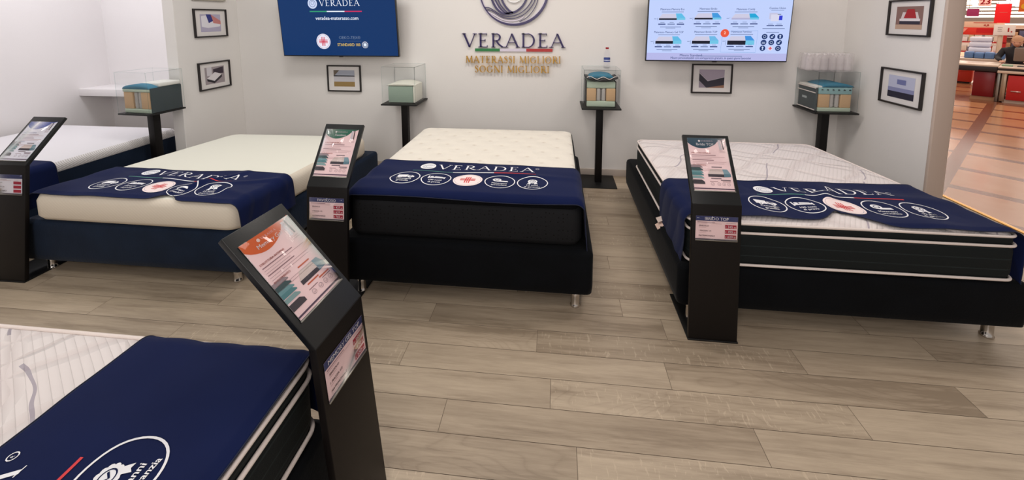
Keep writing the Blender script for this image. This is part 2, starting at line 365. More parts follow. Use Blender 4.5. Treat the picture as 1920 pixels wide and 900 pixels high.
def thing(name, label, cat, loc=(0, 0, 0), rz=0.0, group=None):
    o = bpy.data.objects.new(name, None); C.objects.link(o); o.location = loc; o.rotation_euler = (0, 0, rz); o.empty_display_size = 0.05
    return tag(o, label, cat, group)
def tag(o, label, cat, group=None, kind=None):
    o['label'] = label; o['category'] = cat
    if group: o['group'] = group
    if kind: o['kind'] = kind
    return o
def struct(o): o['kind'] = 'structure'; return o

# ------------------------------------------------------------------ lettering and flat artwork
_tc = {}
def sans(s, bold=0.0):
    k = (s, bold)
    if k in _tc: return _tc[k]
    cu = bpy.data.curves.new('t', 'FONT'); cu.body = s; cu.size = 1.0; cu.resolution_u = 2; cu.offset = 0.0
    ob = bpy.data.objects.new('t', cu); C.objects.link(ob)
    dg = bpy.context.evaluated_depsgraph_get(); me = bpy.data.meshes.new_from_object(ob.evaluated_get(dg))
    vs = [(v.co.x, v.co.y) for v in me.vertices]; fs = [list(p.vertices) for p in me.polygons]
    if bold:
        k0 = len(vs); vs = vs + [(a + bold * 2.2, b) for a, b in vs] + [(a + bold * 1.1, b + bold * 0.8) for a, b in vs]; fs = fs + [[i + k0 for i in f] for f in fs] + [[i + 2 * k0 for i in f] for f in fs]
    bpy.data.objects.remove(ob); bpy.data.meshes.remove(me); bpy.data.curves.remove(cu)
    x0 = min(v[0] for v in vs); x1 = max(v[0] for v in vs)
    r = ([(x - x0, y) for x, y in vs], fs, x1 - x0); _tc[k] = r
    return r
def stroke(pts, w0, w1=None):
    """variable width ribbon as quads; w may be a list"""
    n = len(pts); ws = w0 if isinstance(w0, (list, tuple)) else [w0 + ((w1 if w1 is not None else w0) - w0) * i / (n - 1) for i in range(n)]
    L_, R_ = [], []
    for i in range(n):
        a = pts[max(i - 1, 0)]; b = pts[min(i + 1, n - 1)]
        dx, dy = b[0] - a[0], b[1] - a[1]; l = math.hypot(dx, dy) or 1; nx, ny = -dy / l, dx / l
        L_.append((pts[i][0] + nx * ws[i] / 2, pts[i][1] + ny * ws[i] / 2)); R_.append((pts[i][0] - nx * ws[i] / 2, pts[i][1] - ny * ws[i] / 2))
    return [[L_[i], R_[i], R_[i + 1], L_[i + 1]] for i in range(n - 1)]
def smoothp(pts, k=6):
    out = []
    n = len(pts)
    for i in range(n - 1):
        p0, p1, p2, p3 = pts[max(i - 1, 0)], pts[i], pts[i + 1], pts[min(i + 2, n - 1)]
        for j in range(k):
            t = j / k
            out.append(tuple(0.5 * ((2 * p1[d]) + (-p0[d] + p2[d]) * t + (2 * p0[d] - 5 * p1[d] + 4 * p2[d] - p3[d]) * t * t + (-p0[d] + 3 * p1[d] - 3 * p2[d] + p3[d]) * t ** 3) for d in (0, 1)))
    out.append(pts[-1]); return out
def bar(x0, y0, x1, y1): return [(x0, y0), (x1, y0), (x1, y1), (x0, y1)]
def arcp(cx, cy, rx, ry, a0, a1, n=14): return [(cx + rx * math.cos(math.radians(a0 + (a1 - a0) * i / n)), cy + ry * math.sin(math.radians(a0 + (a1 - a0) * i / n))) for i in range(n + 1)]
TK, TN, SH = 0.115, 0.045, 0.035
def serif(x, y, w=0.26):
    return bar(x - w / 2, y, x + w / 2, y + SH) if y < 0.5 else bar(x - w / 2, y - SH, x + w / 2, y)
def bowl(x0, yc, rx, ry):
    pts = [(x0, yc + ry)] + arcp(x0 + rx * 0.35, yc, rx * 0.65, ry, 90, -90, 14) + [(x0, yc - ry)]
    ws = [TN] + [TN + (TK - TN) * math.sin(PI * i / 14) ** 1.5 for i in range(15)] + [TN]
    pts = [(x, y - TN / 2 if y > yc else (y + TN / 2)) if abs(y - yc) > ry * 0.98 else (x, y) for x, y in pts]
    return stroke(pts, ws)
def glyph(c):
    if c == 'V': return stroke([(.06, 1), (.42, 0)], TK) + stroke([(.42, .02), (.76, 1)], TN) + [serif(.06, 1), serif(.76, 1)], .84
    if c == 'A': return stroke([(.04, 0), (.40, 1)], TN) + stroke([(.40, .98), (.78, 0)], TK) + [bar(.16, .33, .62, .37), serif(.04, 0), serif(.78, 0)], .84
    if c == 'E': return [bar(.10, 0, .10 + TK, 1), serif(.14, 0), serif(.14, 1), bar(.1, .965, .56, 1), bar(.1, .49, .46, .53), bar(.1, 0, .6, .035), bar(.53, .86, .565, 1), bar(.43, .43, .465, .59), bar(.565, 0, .6, .15)], .68
    if c == 'R': return [bar(.10, 0, .10 + TK, 1), serif(.16, 0), serif(.14, 1, .2)] + bowl(.16, .735, .42, .265) + stroke([(.34, .48), (.50, .22), (.74, 0.01)], TK * .95) + [serif(.76, 0, .16)], .80
    if c == 'D': return [bar(.10, 0, .10 + TK, 1), serif(.14, 0, .2), serif(.14, 1, .2)] + bowl(.16, .5, .66, .5), .92
    if c == 'I': return [bar(.07, 0, .07 + TK, 1), serif(.13, 0, .24), serif(.13, 1, .24)], .28
    if c == 'L': return [bar(.09, 0, .09 + TK, 1), serif(.15, 0), serif(.15, 1), bar(.09, 0, .58, .035), bar(.545, 0, .58, .17)], .64
    if c == 'T': return [bar(.31, 0, .31 + TK, 1), serif(.37, 0), bar(.02, .965, .73, 1), bar(.02, .85, .055, 1), bar(.695, .85, .73, 1)], .78
    if c == 'M': return stroke([(.10, 0), (.18, 1)], TN) + stroke([(.17, 1), (.52, .06)], TK) + stroke([(.52, .04), (.86, 1)], TN) + stroke([(.84, 1), (.92, 0)], TK) + [serif(.10, 0, .2), serif(.92, 0), serif(.15, 1, .16), serif(.88, 1, .16)], 1.04
    if c == 'N': return [bar(.13, 0, .13 + TN, 1), bar(.76, 0, .76 + TN, 1), serif(.15, 0, .2), serif(.78, 1, .2), serif(.12, 1, .18)] + stroke([(.14, 1), (.78, 0)], TK), .92
    if c in 'OG':
        a0, a1 = (0, 360) if c == 'O' else (42, 318)
        pts = arcp(.46, .5, .38, .48, a0, a1, 30)
        ws = [TN + (TK - TN) * abs(math.cos(math.radians(a0 + (a1 - a0) * i / 30))) ** 1.5 for i in range(31)]
        g = stroke(pts, ws)
        if c == 'G': g += [bar(.70, .08, .70 + TK * .9, .40), bar(.62, .38, .88, .415), bar(.72, .78, .76, .95)]
        return g, .94 if c == 'O' else .92
    if c == 'S':
        pts = smoothp([(.44, .80), (.38, .95), (.24, .975), (.11, .88), (.11, .70), (.26, .54), (.42, .38), (.46, .20), (.34, .04), (.18, .025), (.07, .20)], 4)
        n = len(pts); return stroke(pts, [TN + (TK - TN) * math.exp(-((i - n * .5) / (n * .22)) ** 2) for i in range(n)]), .56
    return [], .42
def serif_text(s, track=0.06):
    out = []; x = 0
    for ch in s:
        g, a = glyph(ch); out.append([[(px + x, py) for px, py in p] for p in g]); x += a + track
    return out, x - track

class Art:
    """flat printed artwork; every shape has a layer that lifts it a hair above the one below"""
    def __init__(s): s.items = []
    def poly(s, pts, m, z=1): s.items.append((list(pts), [list(range(len(pts)))], m, z)); return s
    def rect(s, x0, y0, x1, y1, m, z=1, nx=1):
        for i in range(nx):
            a = x0 + (x1 - x0) * i / nx; b = x0 + (x1 - x0) * (i + 1) / nx; s.poly(bar(a, y0, b, y1), m, z)
        return s
    def ell(s, cx, cy, rx, ry, m, z=1, n=28):
        pts = [(cx, cy)] + [(cx + rx * math.cos(2 * PI * i / n), cy + ry * math.sin(2 * PI * i / n)) for i in range(n)]
        mid = [(cx + rx * .5 * math.cos(2 * PI * i / n), cy + ry * .5 * math.sin(2 * PI * i / n)) for i in range(n)]
        allp = pts + mid
        fs = [(0, n + 1 + i, n + 1 + (i + 1) % n) for i in range(n)] + [(n + 1 + i, 1 + i, 1 + (i + 1) % n, n + 1 + (i + 1) % n) for i in range(n)]
        s.items.append((allp, fs, m, z)); return s
    def ring(s, cx, cy, rx, ry, w_, m, z=1, n=40, a0=0, a1=360):
        return s.line(arcp(cx, cy, rx, ry, a0, a1, n), w_, m, z)
    def line(s, pts, w_, m, z=1):
        for q in stroke(pts, w_): s.poly(q, m, z)
        return s
    def text(s, t, x, y, size, m, z=2, align='l', bold=0.0, sx=1.0):
        vs, fs, wd = sans(t, bold)
        o = x - (wd * size * sx / 2 if align == 'c' else wd * size * sx if align == 'r' else 0)
        s.items.append(([(o + a * size * sx, y + b * size) for a, b in vs], fs, m, z)); return s
    def serif(s, t, x, y, h, m, z=2, width=None, track=0.06):
        gs, wd = serif_text(t, track); k = (width / wd) if width else h
        for g in gs:
            for p in g: s.poly([(x + a * k, y + b * h) for a, b in p], m, z)
        return s
    def put(s, mb, T, lift=0.0006, base=0.0, fine=0.0):
        if fine:
            for pts, fs, m, z in s.items:
                tris = [(pts[f[0]], pts[f[i]], pts[f[i + 1]]) for f in fs for i in range(1, len(f) - 1)]; out = []
                while tris:
                    a, b, c = tris.pop(); e = [math.dist(a, b), math.dist(b, c), math.dist(c, a)]; k = e.index(max(e))
                    if e[k] < fine: out.append((a, b, c)); continue
                    if k == 1: a, b, c = b, c, a
                    elif k == 2: a, b, c = c, a, b
                    mp = ((a[0] + b[0]) / 2, (a[1] + b[1]) / 2); tris += [(a, mp, c), (mp, b, c)]
                mb.add([T(x, y, base + z * lift) for t in out for x, y in t], [(3 * i, 3 * i + 1, 3 * i + 2) for i in range(len(out))], m)
            return mb
        for pts, fs, m, z in s.items: mb.add([T(x, y, base + z * lift) for x, y in pts], fs, m)
        return mb

# ------------------------------------------------------------------ the room
floor = MB()
rows = [1.397 + 0.1435 * k for k in range(-12, 30)]
known = {1.397: -0.443, 1.5405: 1.216, 1.684: 0.515, 1.8275: -0.08, 1.971: 1.795, 1.2535: 0.091}
LP = 1.226; X0, X1, GAP = -5.4, 3.47, 0.0010
pl_attr = []
def lay(x0, x1, y0, y1):
    floor.add([(x0, y0, 0), (x1, y0, 0), (x1, y1, 0), (x0, y1, 0)], [(0, 1, 2, 3)], plank_m)
    r = (random.random(), random.random(), random.random()); pl_attr.extend([r] * 4)
for ry in rows:
    ph = next((v for k, v in known.items() if abs(k - ry) < 0.01), random.uniform(0, LP))
    x = ph - math.ceil((ph - X0) / LP) * LP
    while x < X1:
        a, b = max(x, X0), min(x + LP, X1)
        if b - a > 0.01: lay(a + GAP, b - GAP, ry + GAP, ry + 0.1435 - GAP)
        x += LP
fo = floor.build('floor'); struct(fo)
at = fo.data.attributes.new('plank', 'FLOAT_VECTOR', 'POINT')
at.data.foreach_set('vector', [c for t in pl_attr for c in t])
MB().box(X0, X1, -0.35, 5.6, -0.03, -0.0012, gap_m).build('floor_underlay')['kind'] = 'structure'

HC = 2.9; YB = 4.16; XL = -3.42; XR = 2.66
struct(MB().box(XL - 0.11, XR + 0.12, YB, YB + 0.12, 0, HC, wall_m).build('wall_back'))
struct(MB().bbox(XL - 0.11, XL, 3.41, YB, 0, HC, wall_m, r=0.004, seg=2, smooth=False).build('wall_left'))
struct(MB().box(-5.2, XL - 0.11, YB, YB + 0.12, 0, HC, alcove_m).build('wall_alcove_back'))
struct(MB().box(-5.17, -5.05, -0.3, YB, 0, HC, alcove_m).build('wall_alcove_left'))
struct(MB().box(XR, XR + 0.12, 3.185, YB, 0, HC, wall_m).build('wall_right'))
jm = MB(); jm.bbox(XR - 0.003, XR + 0.105, 3.165, 3.19, 0, HC, jamb_m, r=0.006)
jm.cyl((XR + 0.108, 3.19, 0), 0.02, HC, jamb_m, 16); struct(jm.build('trim_1'))
struct(MB().bbox(XL, XR, YB - 0.014, YB, 0.0, 0.07, skirt_m, r=0.003).build('baseboard_back'))
struct(MB().bbox(XR - 0.012, XR, 3.19, YB - 0.014, 0.0, 0.07, skirt_m, r=0.003).build('baseboard_right'))
struct(MB().bbox(XL, XL + 0.012, 3.42, YB - 0.014, 0.0, 0.07, skirt_m, r=0.003).build('baseboard_left'))
tag(MB().bbox(-5.05, XL - 0.112, 3.84, YB, 0.785, 0.86, alcove_m, r=0.003).build('wall_shelf'), 'thick white wall shelf in the left alcove', 'shelf')

# ------------------------------------------------------------------ beds
def quadmap(Wd, Ln, q):
    """local (x across 0..W, y from foot 0..L) -> world, q = FL, FR, BR, BL"""
    FL, FR, BR, BL = [Vector(p) for p in q]
    def T(v):
        u, t = v[0] / Wd, v[1] / Ln
        p = (FL * (1 - u) + FR * u) * (1 - t) + (BL * (1 - u) + BR * u) * t
        return Vector((p.x, p.y, v[2]))
    return T
def rrect(x0, x1, y0, y1, r, z, n=6):
    out = []
    for cx, cy, a in ((x1 - r, y1 - r, 0), (x0 + r, y1 - r, 90), (x0 + r, y0 + r, 180), (x1 - r, y0 + r, 270)):
        for i in range(n + 1):
            an = math.radians(a + 90 * i / n); out.append((cx + r * math.cos(an), cy + r * math.sin(an), z))
    # densify the straight runs
    res = []
    for i, p in enumerate(out):
        q = out[(i + 1) % len(out)]; d = math.dist(p, q); k = max(1, int(d / 0.12))
        for j in range(k): res.append(tuple(p[t] + (q[t] - p[t]) * j / k for t in range(3)))
    return res
def loft_box(mb, Wd, Ln, prof, corner, m, T, top=False, bot=False, crown=0.0):
    """prof: list of (inset, z); rounded-rect rings joined"""
    rings = []
    for ins, z in prof:
        rings.append([T(Vector(p)) for p in rrect(ins, Wd - ins, ins, Ln - ins, max(corner - ins * 0.6, 0.012), 0)])
        for p in rings[-1]: p.z = z
    n = len(rrect(0, Wd, 0, Ln, corner, 0)); n = min(len(r) for r in rings)
    # same number of points per ring: resample by index fraction
    R2 = []
    for r in rings: R2.append([r[int(i * len(r) / n)] for i in range(n)] if len(r) != n else r)
    vs = [p for r in R2 for p in r]
    fs = [(k * n + i, k * n + (i + 1) % n, (k + 1) * n + (i + 1) % n, (k + 1) * n + i) for k in range(len(R2) - 1) for i in range(n)]
    mb.add(vs, fs, m, True)
    if top: mb.add(R2[-1], [list(range(n))], m, True)
    if bot: mb.add(R2[0], [list(range(n))[::-1]], m, True)
    return mb

def bed_base(spec):
    W_, L_ = spec['bw'], spec['bl']
    loc = spec['loc']; rz = spec['rz']; t = thing('bed_base', spec['base_label'], 'bed base', loc, rz)
    T = quadmap(W_, L_, spec['bq']); z0, z1 = spec['bz']; m = spec['bm']
    b = MB(); loft_box(b, W_, L_, [(0.02, z0), (0.004, z0 + 0.012), (0, z0 + 0.05), (0, z1 - 0.03), (0.006, z1 - 0.01), (0.022, z1)], 0.035, m, T, True, True)
    b.build('upholstered_box', t)
    for i, (u, v) in enumerate(spec.get('legs', ((0.09, 0.07), (W_ - 0.09, 0.07), (0.09, L_ - 0.09), (W_ - 0.09, L_ - 0.09)))):
        p = T(Vector((u, v, 0))); l = MB()
        l.lathe([(0.0, 0), (0.027, 0), (0.029, 0.006), (0.024, 0.012), (0.023, z0 * 0.6), (0.026, z0 + 0.004), (0.0, z0 + 0.004)], (p.x, p.y, 0), chrome, 20)
        l.build('leg', t)
    return t

def mattress(spec):
    W_, L_ = spec['mw'], spec['ml']; t = thing('mattress', spec['mat_label'], 'mattress', spec['loc'], spec['rz'])
    T = quadmap(W_, L_, spec['mq']); z0, z1 = spec['mz']; k = spec['kind']
    if k == 'tufted':
        b = MB(); loft_box(b, W_, L_, [(0.05, z0), (0.015, z0 + 0.01), (0.0, z0 + 0.04), (0.0, z1 - 0.075), (0.006, z1 - 0.055), (0.012, z1 - 0.048)], 0.07, dotted_m, T, False, True); b.build('border', t)
        b = MB(); loft_box(b, W_, L_, [(0.012, z1 - 0.048), (0.010, z1 - 0.04), (0.012, z1 - 0.016), (0.02, z1 - 0.006)], 0.07, velvet_black_shaded, T); b.build('top_band', t)
        b = MB(); loft_box(b, W_, L_, [(0.02, z1 - 0.008), (0.022, z1 - 0.002), (0.04, z1 + 0.006), (0.09, z1 + 0.012), (0.2, z1 + 0.014)], 0.07, tuft_m, T, True); b.build('quilted_top', t)
    elif k == 'piped':
        za, zb = z1 - 0.006, z1 - 0.055
        b = MB(); loft_box(b, W_, L_, [(0.03, z0), (0.008, z0 + 0.012), (0.0, z0 + 0.04), (0.0, zb - 0.03), (0.006, zb), (0.012, zb + 0.004), (0.004, zb + 0.014), (0.004, za - 0.01), (0.012, za)], 0.06, lined_m, T, False, True); b.build('border', t)
        b = MB(); loft_box(b, W_, L_, [(0.010, za), (0.02, za + 0.006), (0.05, z1 + 0.008), (0.12, z1 + 0.014), (0.25, z1 + 0.016)], 0.06, quilt_m, T, True); b.build('quilted_top', t)
        for z, ins in ((z0 + 0.012, 0.0), (zb + 0.002, 0.0), (za, 0.003)):
            q = [T(Vector(p)) for p in rrect(ins, W_ - ins, ins, L_ - ins, 0.055, 0)]
            for p in q: p.z = z
            MB().tube(q, 0.0068, white_cord, 8, True).build('piping', t)
    elif k == 'plain':
        b = MB(); loft_box(b, W_, L_, [(0.05, z0), (0.018, z0 + 0.008), (0.0, z0 + 0.035), (0.0, z1 - 0.045), (0.012, z1 - 0.016), (0.03, z1 - 0.002)], 0.09, zigzag_m, T, False, True); b.build('border', t)
        b = MB(); loft_box(b, W_, L_, [(0.03, z1 - 0.002), (0.06, z1 + 0.004), (0.12, z1 + 0.007), (0.22, z1 + 0.008)], 0.09, cream, T, True); b.build('top_cover', t)
    elif k == 'ribbed':
        zb = z1 - 0.07
        b = MB(); loft_box(b, W_, L_, [(0.03, z0), (0.01, z0 + 0.01), (0.006, z0 + 0.03), (0.006, zb)], 0.05, velvet_navy_lit, T, False, True); b.build('lower_border', t)
        b = MB(); loft_box(b, W_, L_, [(0.008, zb - 0.004), (0.0, zb + 0.006), (0.0, z1 - 0.03), (0.01, z1 - 0.01), (0.026, z1)], 0.05, ribwhite_m, T); b.build('topper_border', t)
        b = MB(); loft_box(b, W_, L_, [(0.026, z1), (0.06, z1 + 0.005), (0.12, z1 + 0.009), (0.22, z1 + 0.01)], 0.05, quilt_w, T, True); b.build('topper_top', t)
    return t
quilt_w = mat('smooth_white_cover', srgb(222, 220, 224), 0.85, sheen=0.1, bump=(18, 0.25))

def badge_art(i, A, cx, cy, r):
    if i != 2: A.ring(cx, cy, r, r, r * 0.065, print_white, 1)
    W3 = print_white
    if i == 0:    # van
        A.poly([(cx - .62 * r, cy + .50 * r), (cx + .08 * r, cy + .50 * r), (cx + .08 * r, cy + .02 * r), (cx - .62 * r, cy + .02 * r)], W3)
        A.poly([(cx + .12 * r, cy + .40 * r), (cx + .38 * r, cy + .40 * r), (cx + .60 * r, cy + .20 * r), (cx + .60 * r, cy + .02 * r), (cx + .12 * r, cy + .02 * r)], W3)
        A.poly([(cx + .20 * r, cy + .34 * r), (cx + .36 * r, cy + .34 * r), (cx + .48 * r, cy + .20 * r), (cx + .20 * r, cy + .20 * r)], blanket_m, 2)
        for q in (-.36, .36): A.ell(cx + q * r, cy + .0 * r, .13 * r, .13 * r, W3, 2, 14); A.ell(cx + q * r, cy, .05 * r, .05 * r, blanket_m, 3, 8)
        A.text('Consegna', cx, cy - .38 * r, .27 * r, W3, 2, 'c', 0.02); A.text('gratuita', cx, cy - .66 * r, .27 * r, W3, 2, 'c', 0.02)
    elif i == 1:  # bed
        A.rect(cx - .55 * r, cy + .08 * r, cx + .5 * r, cy + .24 * r, W3); A.line([(cx - .58 * r, cy + .0 * r), (cx - .58 * r, cy + .5 * r)], .09 * r, W3)
        A.line([(cx + .54 * r, cy + .0 * r), (cx + .54 * r, cy + .32 * r)], .09 * r, W3); A.ell(cx - .36 * r, cy + .34 * r, .13 * r, .10 * r, W3, 1, 14)
        A.poly([(cx - .18 * r, cy + .26 * r), (cx - .18 * r, cy + .42 * r), (cx + .42 * r, cy + .34 * r), (cx + .46 * r, cy + .26 * r)], W3)
        A.text('100 notti', cx, cy - .36 * r, .26 * r, W3, 2, 'c', 0.02); A.text('di prova', cx, cy - .64 * r, .26 * r, W3, 2, 'c', 0.02)
    elif i == 2:  # filled disc with cross
        A.ell(cx, cy, r, r, print_pale, 1, 36); A.ring(cx, cy, .88 * r, .88 * r, .02 * r, print_grey, 2)
        for d in (-.14, 0, .14):
            A.line([(cx + d * r, cy - .52 * r), (cx + d * r, cy + .52 * r)], .075 * r, print_red, 2)
            A.line([(cx - .52 * r, cy + d * r), (cx + .52 * r, cy + d * r)], .075 * r, print_red, 3)
    elif i == 3:  # rolled mattress
        A.ell(cx - .22 * r, cy + .26 * r, .30 * r, .26 * r, W3, 1, 20); A.ring(cx - .22 * r, cy + .26 * r, .15 * r, .12 * r, .05 * r, blanket_m, 2, 16)
        A.poly([(cx - .2 * r, cy + .16 * r), (cx - .2 * r, cy - .02 * r), (cx + .56 * r, cy - .02 * r), (cx + .5 * r, cy + .16 * r)], W3)
        A.text('Materasso', cx, cy - .36 * r, .25 * r, W3, 2, 'c', 0.02); A.text('arrotolato', cx, cy - .62 * r, .25 * r, W3, 2, 'c', 0.02)
    else:         # rosette
        for k in range(12):
            a = 2 * PI * k / 12; A.ell(cx + .24 * r * math.cos(a), cy + .24 * r + .24 * r * math.sin(a), .09 * r, .09 * r, W3, 1, 10)
        A.ell(cx, cy + .24 * r, .27 * r, .27 * r, W3, 1); A.ring(cx, cy + .24 * r, .19 * r, .19 * r, .035 * r, blanket_m, 2, 20)
        A.line([(cx - .08 * r, cy + .25 * r), (cx - .01 * r, cy + .17 * r), (cx + .11 * r, cy + .32 * r)], .05 * r, blanket_m, 3)
        A.poly([(cx - .26 * r, cy + .05 * r), (cx - .08 * r, cy + .0 * r), (cx - .16 * r, cy - .26 * r), (cx - .24 * r, cy - .16 * r), (cx - .36 * r, cy - .18 * r)], W3)
        A.poly([(cx + .26 * r, cy + .05 * r), (cx + .08 * r, cy + .0 * r), (cx + .16 * r, cy - .26 * r), (cx + .24 * r, cy - .16 * r), (cx + .36 * r, cy - .18 * r)], W3)
        A.text('10 anni', cx, cy - .48 * r, .27 * r, W3, 2, 'c', 0.02); A.text('di garanzia', cx, cy - .74 * r, .25 * r, W3, 2, 'c', 0.02)
    return A

def blanket(spec):
    W_, L_ = spec['mw'], spec['ml']; T = quadmap(W_, L_, spec['mq']); z1 = spec['mz'][1] + spec.get('lift', 0.012)
    bl = spec['blanket']; t0f, t1f = bl['t0'], bl['t1']; hl, hr = bl['hang']; wr = bl['wrinkle']; R = 0.05; sd = bl['seed']
    rr = random.Random(sd); ws = [(rr.uniform(4, 16), rr.uniform(6, 26), rr.uniform(0, 6.3), rr.uniform(.4, 1)) for _ in range(9)]
    def S(s, t, h=0.0):
        """s: across, 0..W on the top (beyond hangs down), t: from the foot"""
        zz = z1; x = s; side = 0
        def fold(d):
            if d <= 0: return 0.0, 0.0
            if d < R * PI / 2: a = d / R; return R * math.sin(a), R * (1 - math.cos(a))
            return R + (d - R * PI / 2) * 0.05, R + (d - R * PI / 2)
        e = 0.006
        dR, dL, dF = s - (W_ + e - R), (R - e) - s, (R - e - 0.008) - t
        y = t; nx = ny = 0.0; nz = 1.0
        if dR > 0: ox, oz = fold(dR); x = W_ + e - R + ox; zz -= oz; nx = min(1, dR / (R * PI / 2)); side = nx
        elif dL > 0: ox, oz = fold(dL); x = R - e - ox; zz -= oz; nx = -min(1, dL / (R * PI / 2)); side = -nx
        if dF > 0 and bl.get('front'): oy, oz = fold(dF); y = R - e - 0.008 - oy; zz -= oz; ny = -min(1, dF / (R * PI / 2))
        elif dF > 0: zz -= min(0.012, dF * 0.25)
        nz = max(0.0, 1 - math.hypot(nx, ny)); l = math.sqrt(nx * nx + ny * ny + nz * nz) or 1
        g = 0.0
        for a, b, p, am in ws: g += am * math.sin(a * s + b * t * 0.7 + p) * math.sin(b * s * 0.35 - a * t + p * 1.7)
        g = g / 4.0 * wr
        for (cs, ct, ang, wd, ln, am) in bl.get('folds', ()):
            ca, sa = math.cos(ang), math.sin(ang); u = (s - cs) * ca + (t - ct) * sa; v = -(s - cs) * sa + (t - ct) * ca
            g += am * math.exp(-(v / wd) ** 2) * math.exp(-(u / ln) ** 2)
        g = max(g, -0.004) + 0.004
        if side: g += abs(math.sin(t * 23 + s * 9)) * 0.006 * side * bl.get('side_ripple', 1)
        h = h + g
        p = T(Vector((x, y, 0))); 
        d = (T(Vector((x + 0.01, y, 0))) - T(Vector((x, y, 0)))).normalized()
        f_ = (T(Vector((x, y + 0.01, 0))) - T(Vector((x, y, 0)))).normalized()
        return Vector((p.x, p.y, zz)) + (d * nx + f_ * ny + Vector((0, 0, nz))) * (h / l)
    ns, nt_ = 240, 84
    s0, s1 = -hl, W_ + hr; vs = []; fs = []
    for i in range(ns + 1):
        s = s0 + (s1 - s0) * i / ns; a, b = t0f(s), t1f(s)
        for j in range(nt_ + 1):
            vs.append(S(s, a + (b - a) * j / nt_))
    fs = [(i * (nt_ + 1) + j, (i + 1) * (nt_ + 1) + j, (i + 1) * (nt_ + 1) + j + 1, i * (nt_ + 1) + j + 1) for i in range(ns) for j in range(nt_)]
    root = thing('blanket', spec['blanket_label'], 'blanket', spec['loc'], spec['rz'])
    o = MB().add(vs, fs, blanket_m, True).build('cloth', root)
    md = o.modifiers.new('thickness', 'SOLIDIFY'); md.thickness = 0.003; md.offset = -1
    hb = MB()
    ed = [S(s0 + (s1 - s0) * i / ns, t1f(s0 + (s1 - s0) * i / ns)) for i in range(ns + 1)]
    hb.tube(ed, 0.0022, hem_m, 6)
    ed = [S(s0 + (s1 - s0) * i / ns, t0f(s0 + (s1 - s0) * i / ns)) for i in range(ns + 1)]
    hb.tube(ed, 0.0022, hem_m, 6); hb.build('hem', o)
    # printed logo and badges follow the cloth
    cx = bl['cx']; yb = bl.get('yb', 0.21); D = bl.get('distort', lambda x, y: (x, y))
    Tm = lambda x, y, h: S(*D(x, y), h)
    A = Art(); tx_, ty_ = bl.get('txt', (0, 0)); lx = cx - 0.305 + tx_; yb0 = yb; yb = yb + ty_
    A.ell(lx, yb + 0.205, 0.050, 0.05, print_white, 1, 30)
    for k in (0.038, 0.028, 0.018): A.ring(lx + 0.004, yb + 0.203, k, k * 0.9, 0.003, print_grey, 2, 24, 20, 330)
    A.serif('VERADEA', cx - 0.235 + tx_, yb + 0.168, 0.072, print_white, 1, 0.62, 0.16)
    A.ring(cx + 0.405 + tx_, yb + 0.225, 0.010, 0.010, 0.0025, print_white, 1, 12); A.text('R', cx + 0.4015 + tx_, yb + 0.221, 0.010, print_white)
    q = A.put(MB(), Tm, 0.0004, 0.0012, 0.013); q.build('printed_logo', o); yb = yb0
    A = Art()
    for a, b, m_ in ((-0.38, -0.12, print_green), (-0.12, 0.14, print_white), (0.14, 0.40, print_red)): A.rect(cx + a, yb + 0.118, cx + b, yb + 0.126, m_, 1, 14)
    A.put(MB(), Tm, 0.0004, 0.0012, 0.013).build('tricolour_stripe', o)
    for i in range(5):
        A = Art(); badge_art(i, A, cx + (i - 2) * 0.193 + bl.get('bdx', 0), yb, 0.088)
        A.put(MB(), Tm, 0.0004, 0.0012, 0.013).build('printed_badge', o)
    return root

def rect_q(x0, x1, y0, y1, sk=0.0): return [(x0, y0, 0), (x1, y0, 0), (x1 - sk, y1, 0), (x0, y1, 0)]
beds = []
# centre bed, tufted cream top on shade-darkened base
beds.append(dict(loc=(-1.22, 2.11, 0), rz=0, bw=1.43, bl=1.6, bq=rect_q(0, 1.43, 0, 1.6), bz=(0.1, 0.357), bm=velvet_black_shaded,
    base_label='shade-darkened velvet bed base of the centre bed below the wall sign', mw=1.335, ml=1.42, mq=rect_q(0.04, 1.373, 0.03, 1.45), mz=(0.36, 0.622), kind='tufted',
    mat_label='thick black-sided mattress with tufted cream top on the centre bed', lift=0.014,
    blanket=dict(t0=lambda s: -0.018 + 0.006 * math.sin(5 * s), t1=lambda s: 0.505 - 0.035 * s, hang=(0.2, 0.27), wrinkle=0.006, seed=3, cx=0.665, yb=0.192, front=True, side_ripple=0.4,
        folds=[(0.2, 0.16, 0.05, 0.05, 0.5, 0.008), (0.95, 0.31, -0.1, 0.03, 0.3, 0.008)]),
    blanket_label='navy printed blanket across the foot of the centre bed, lying nearly flat'))
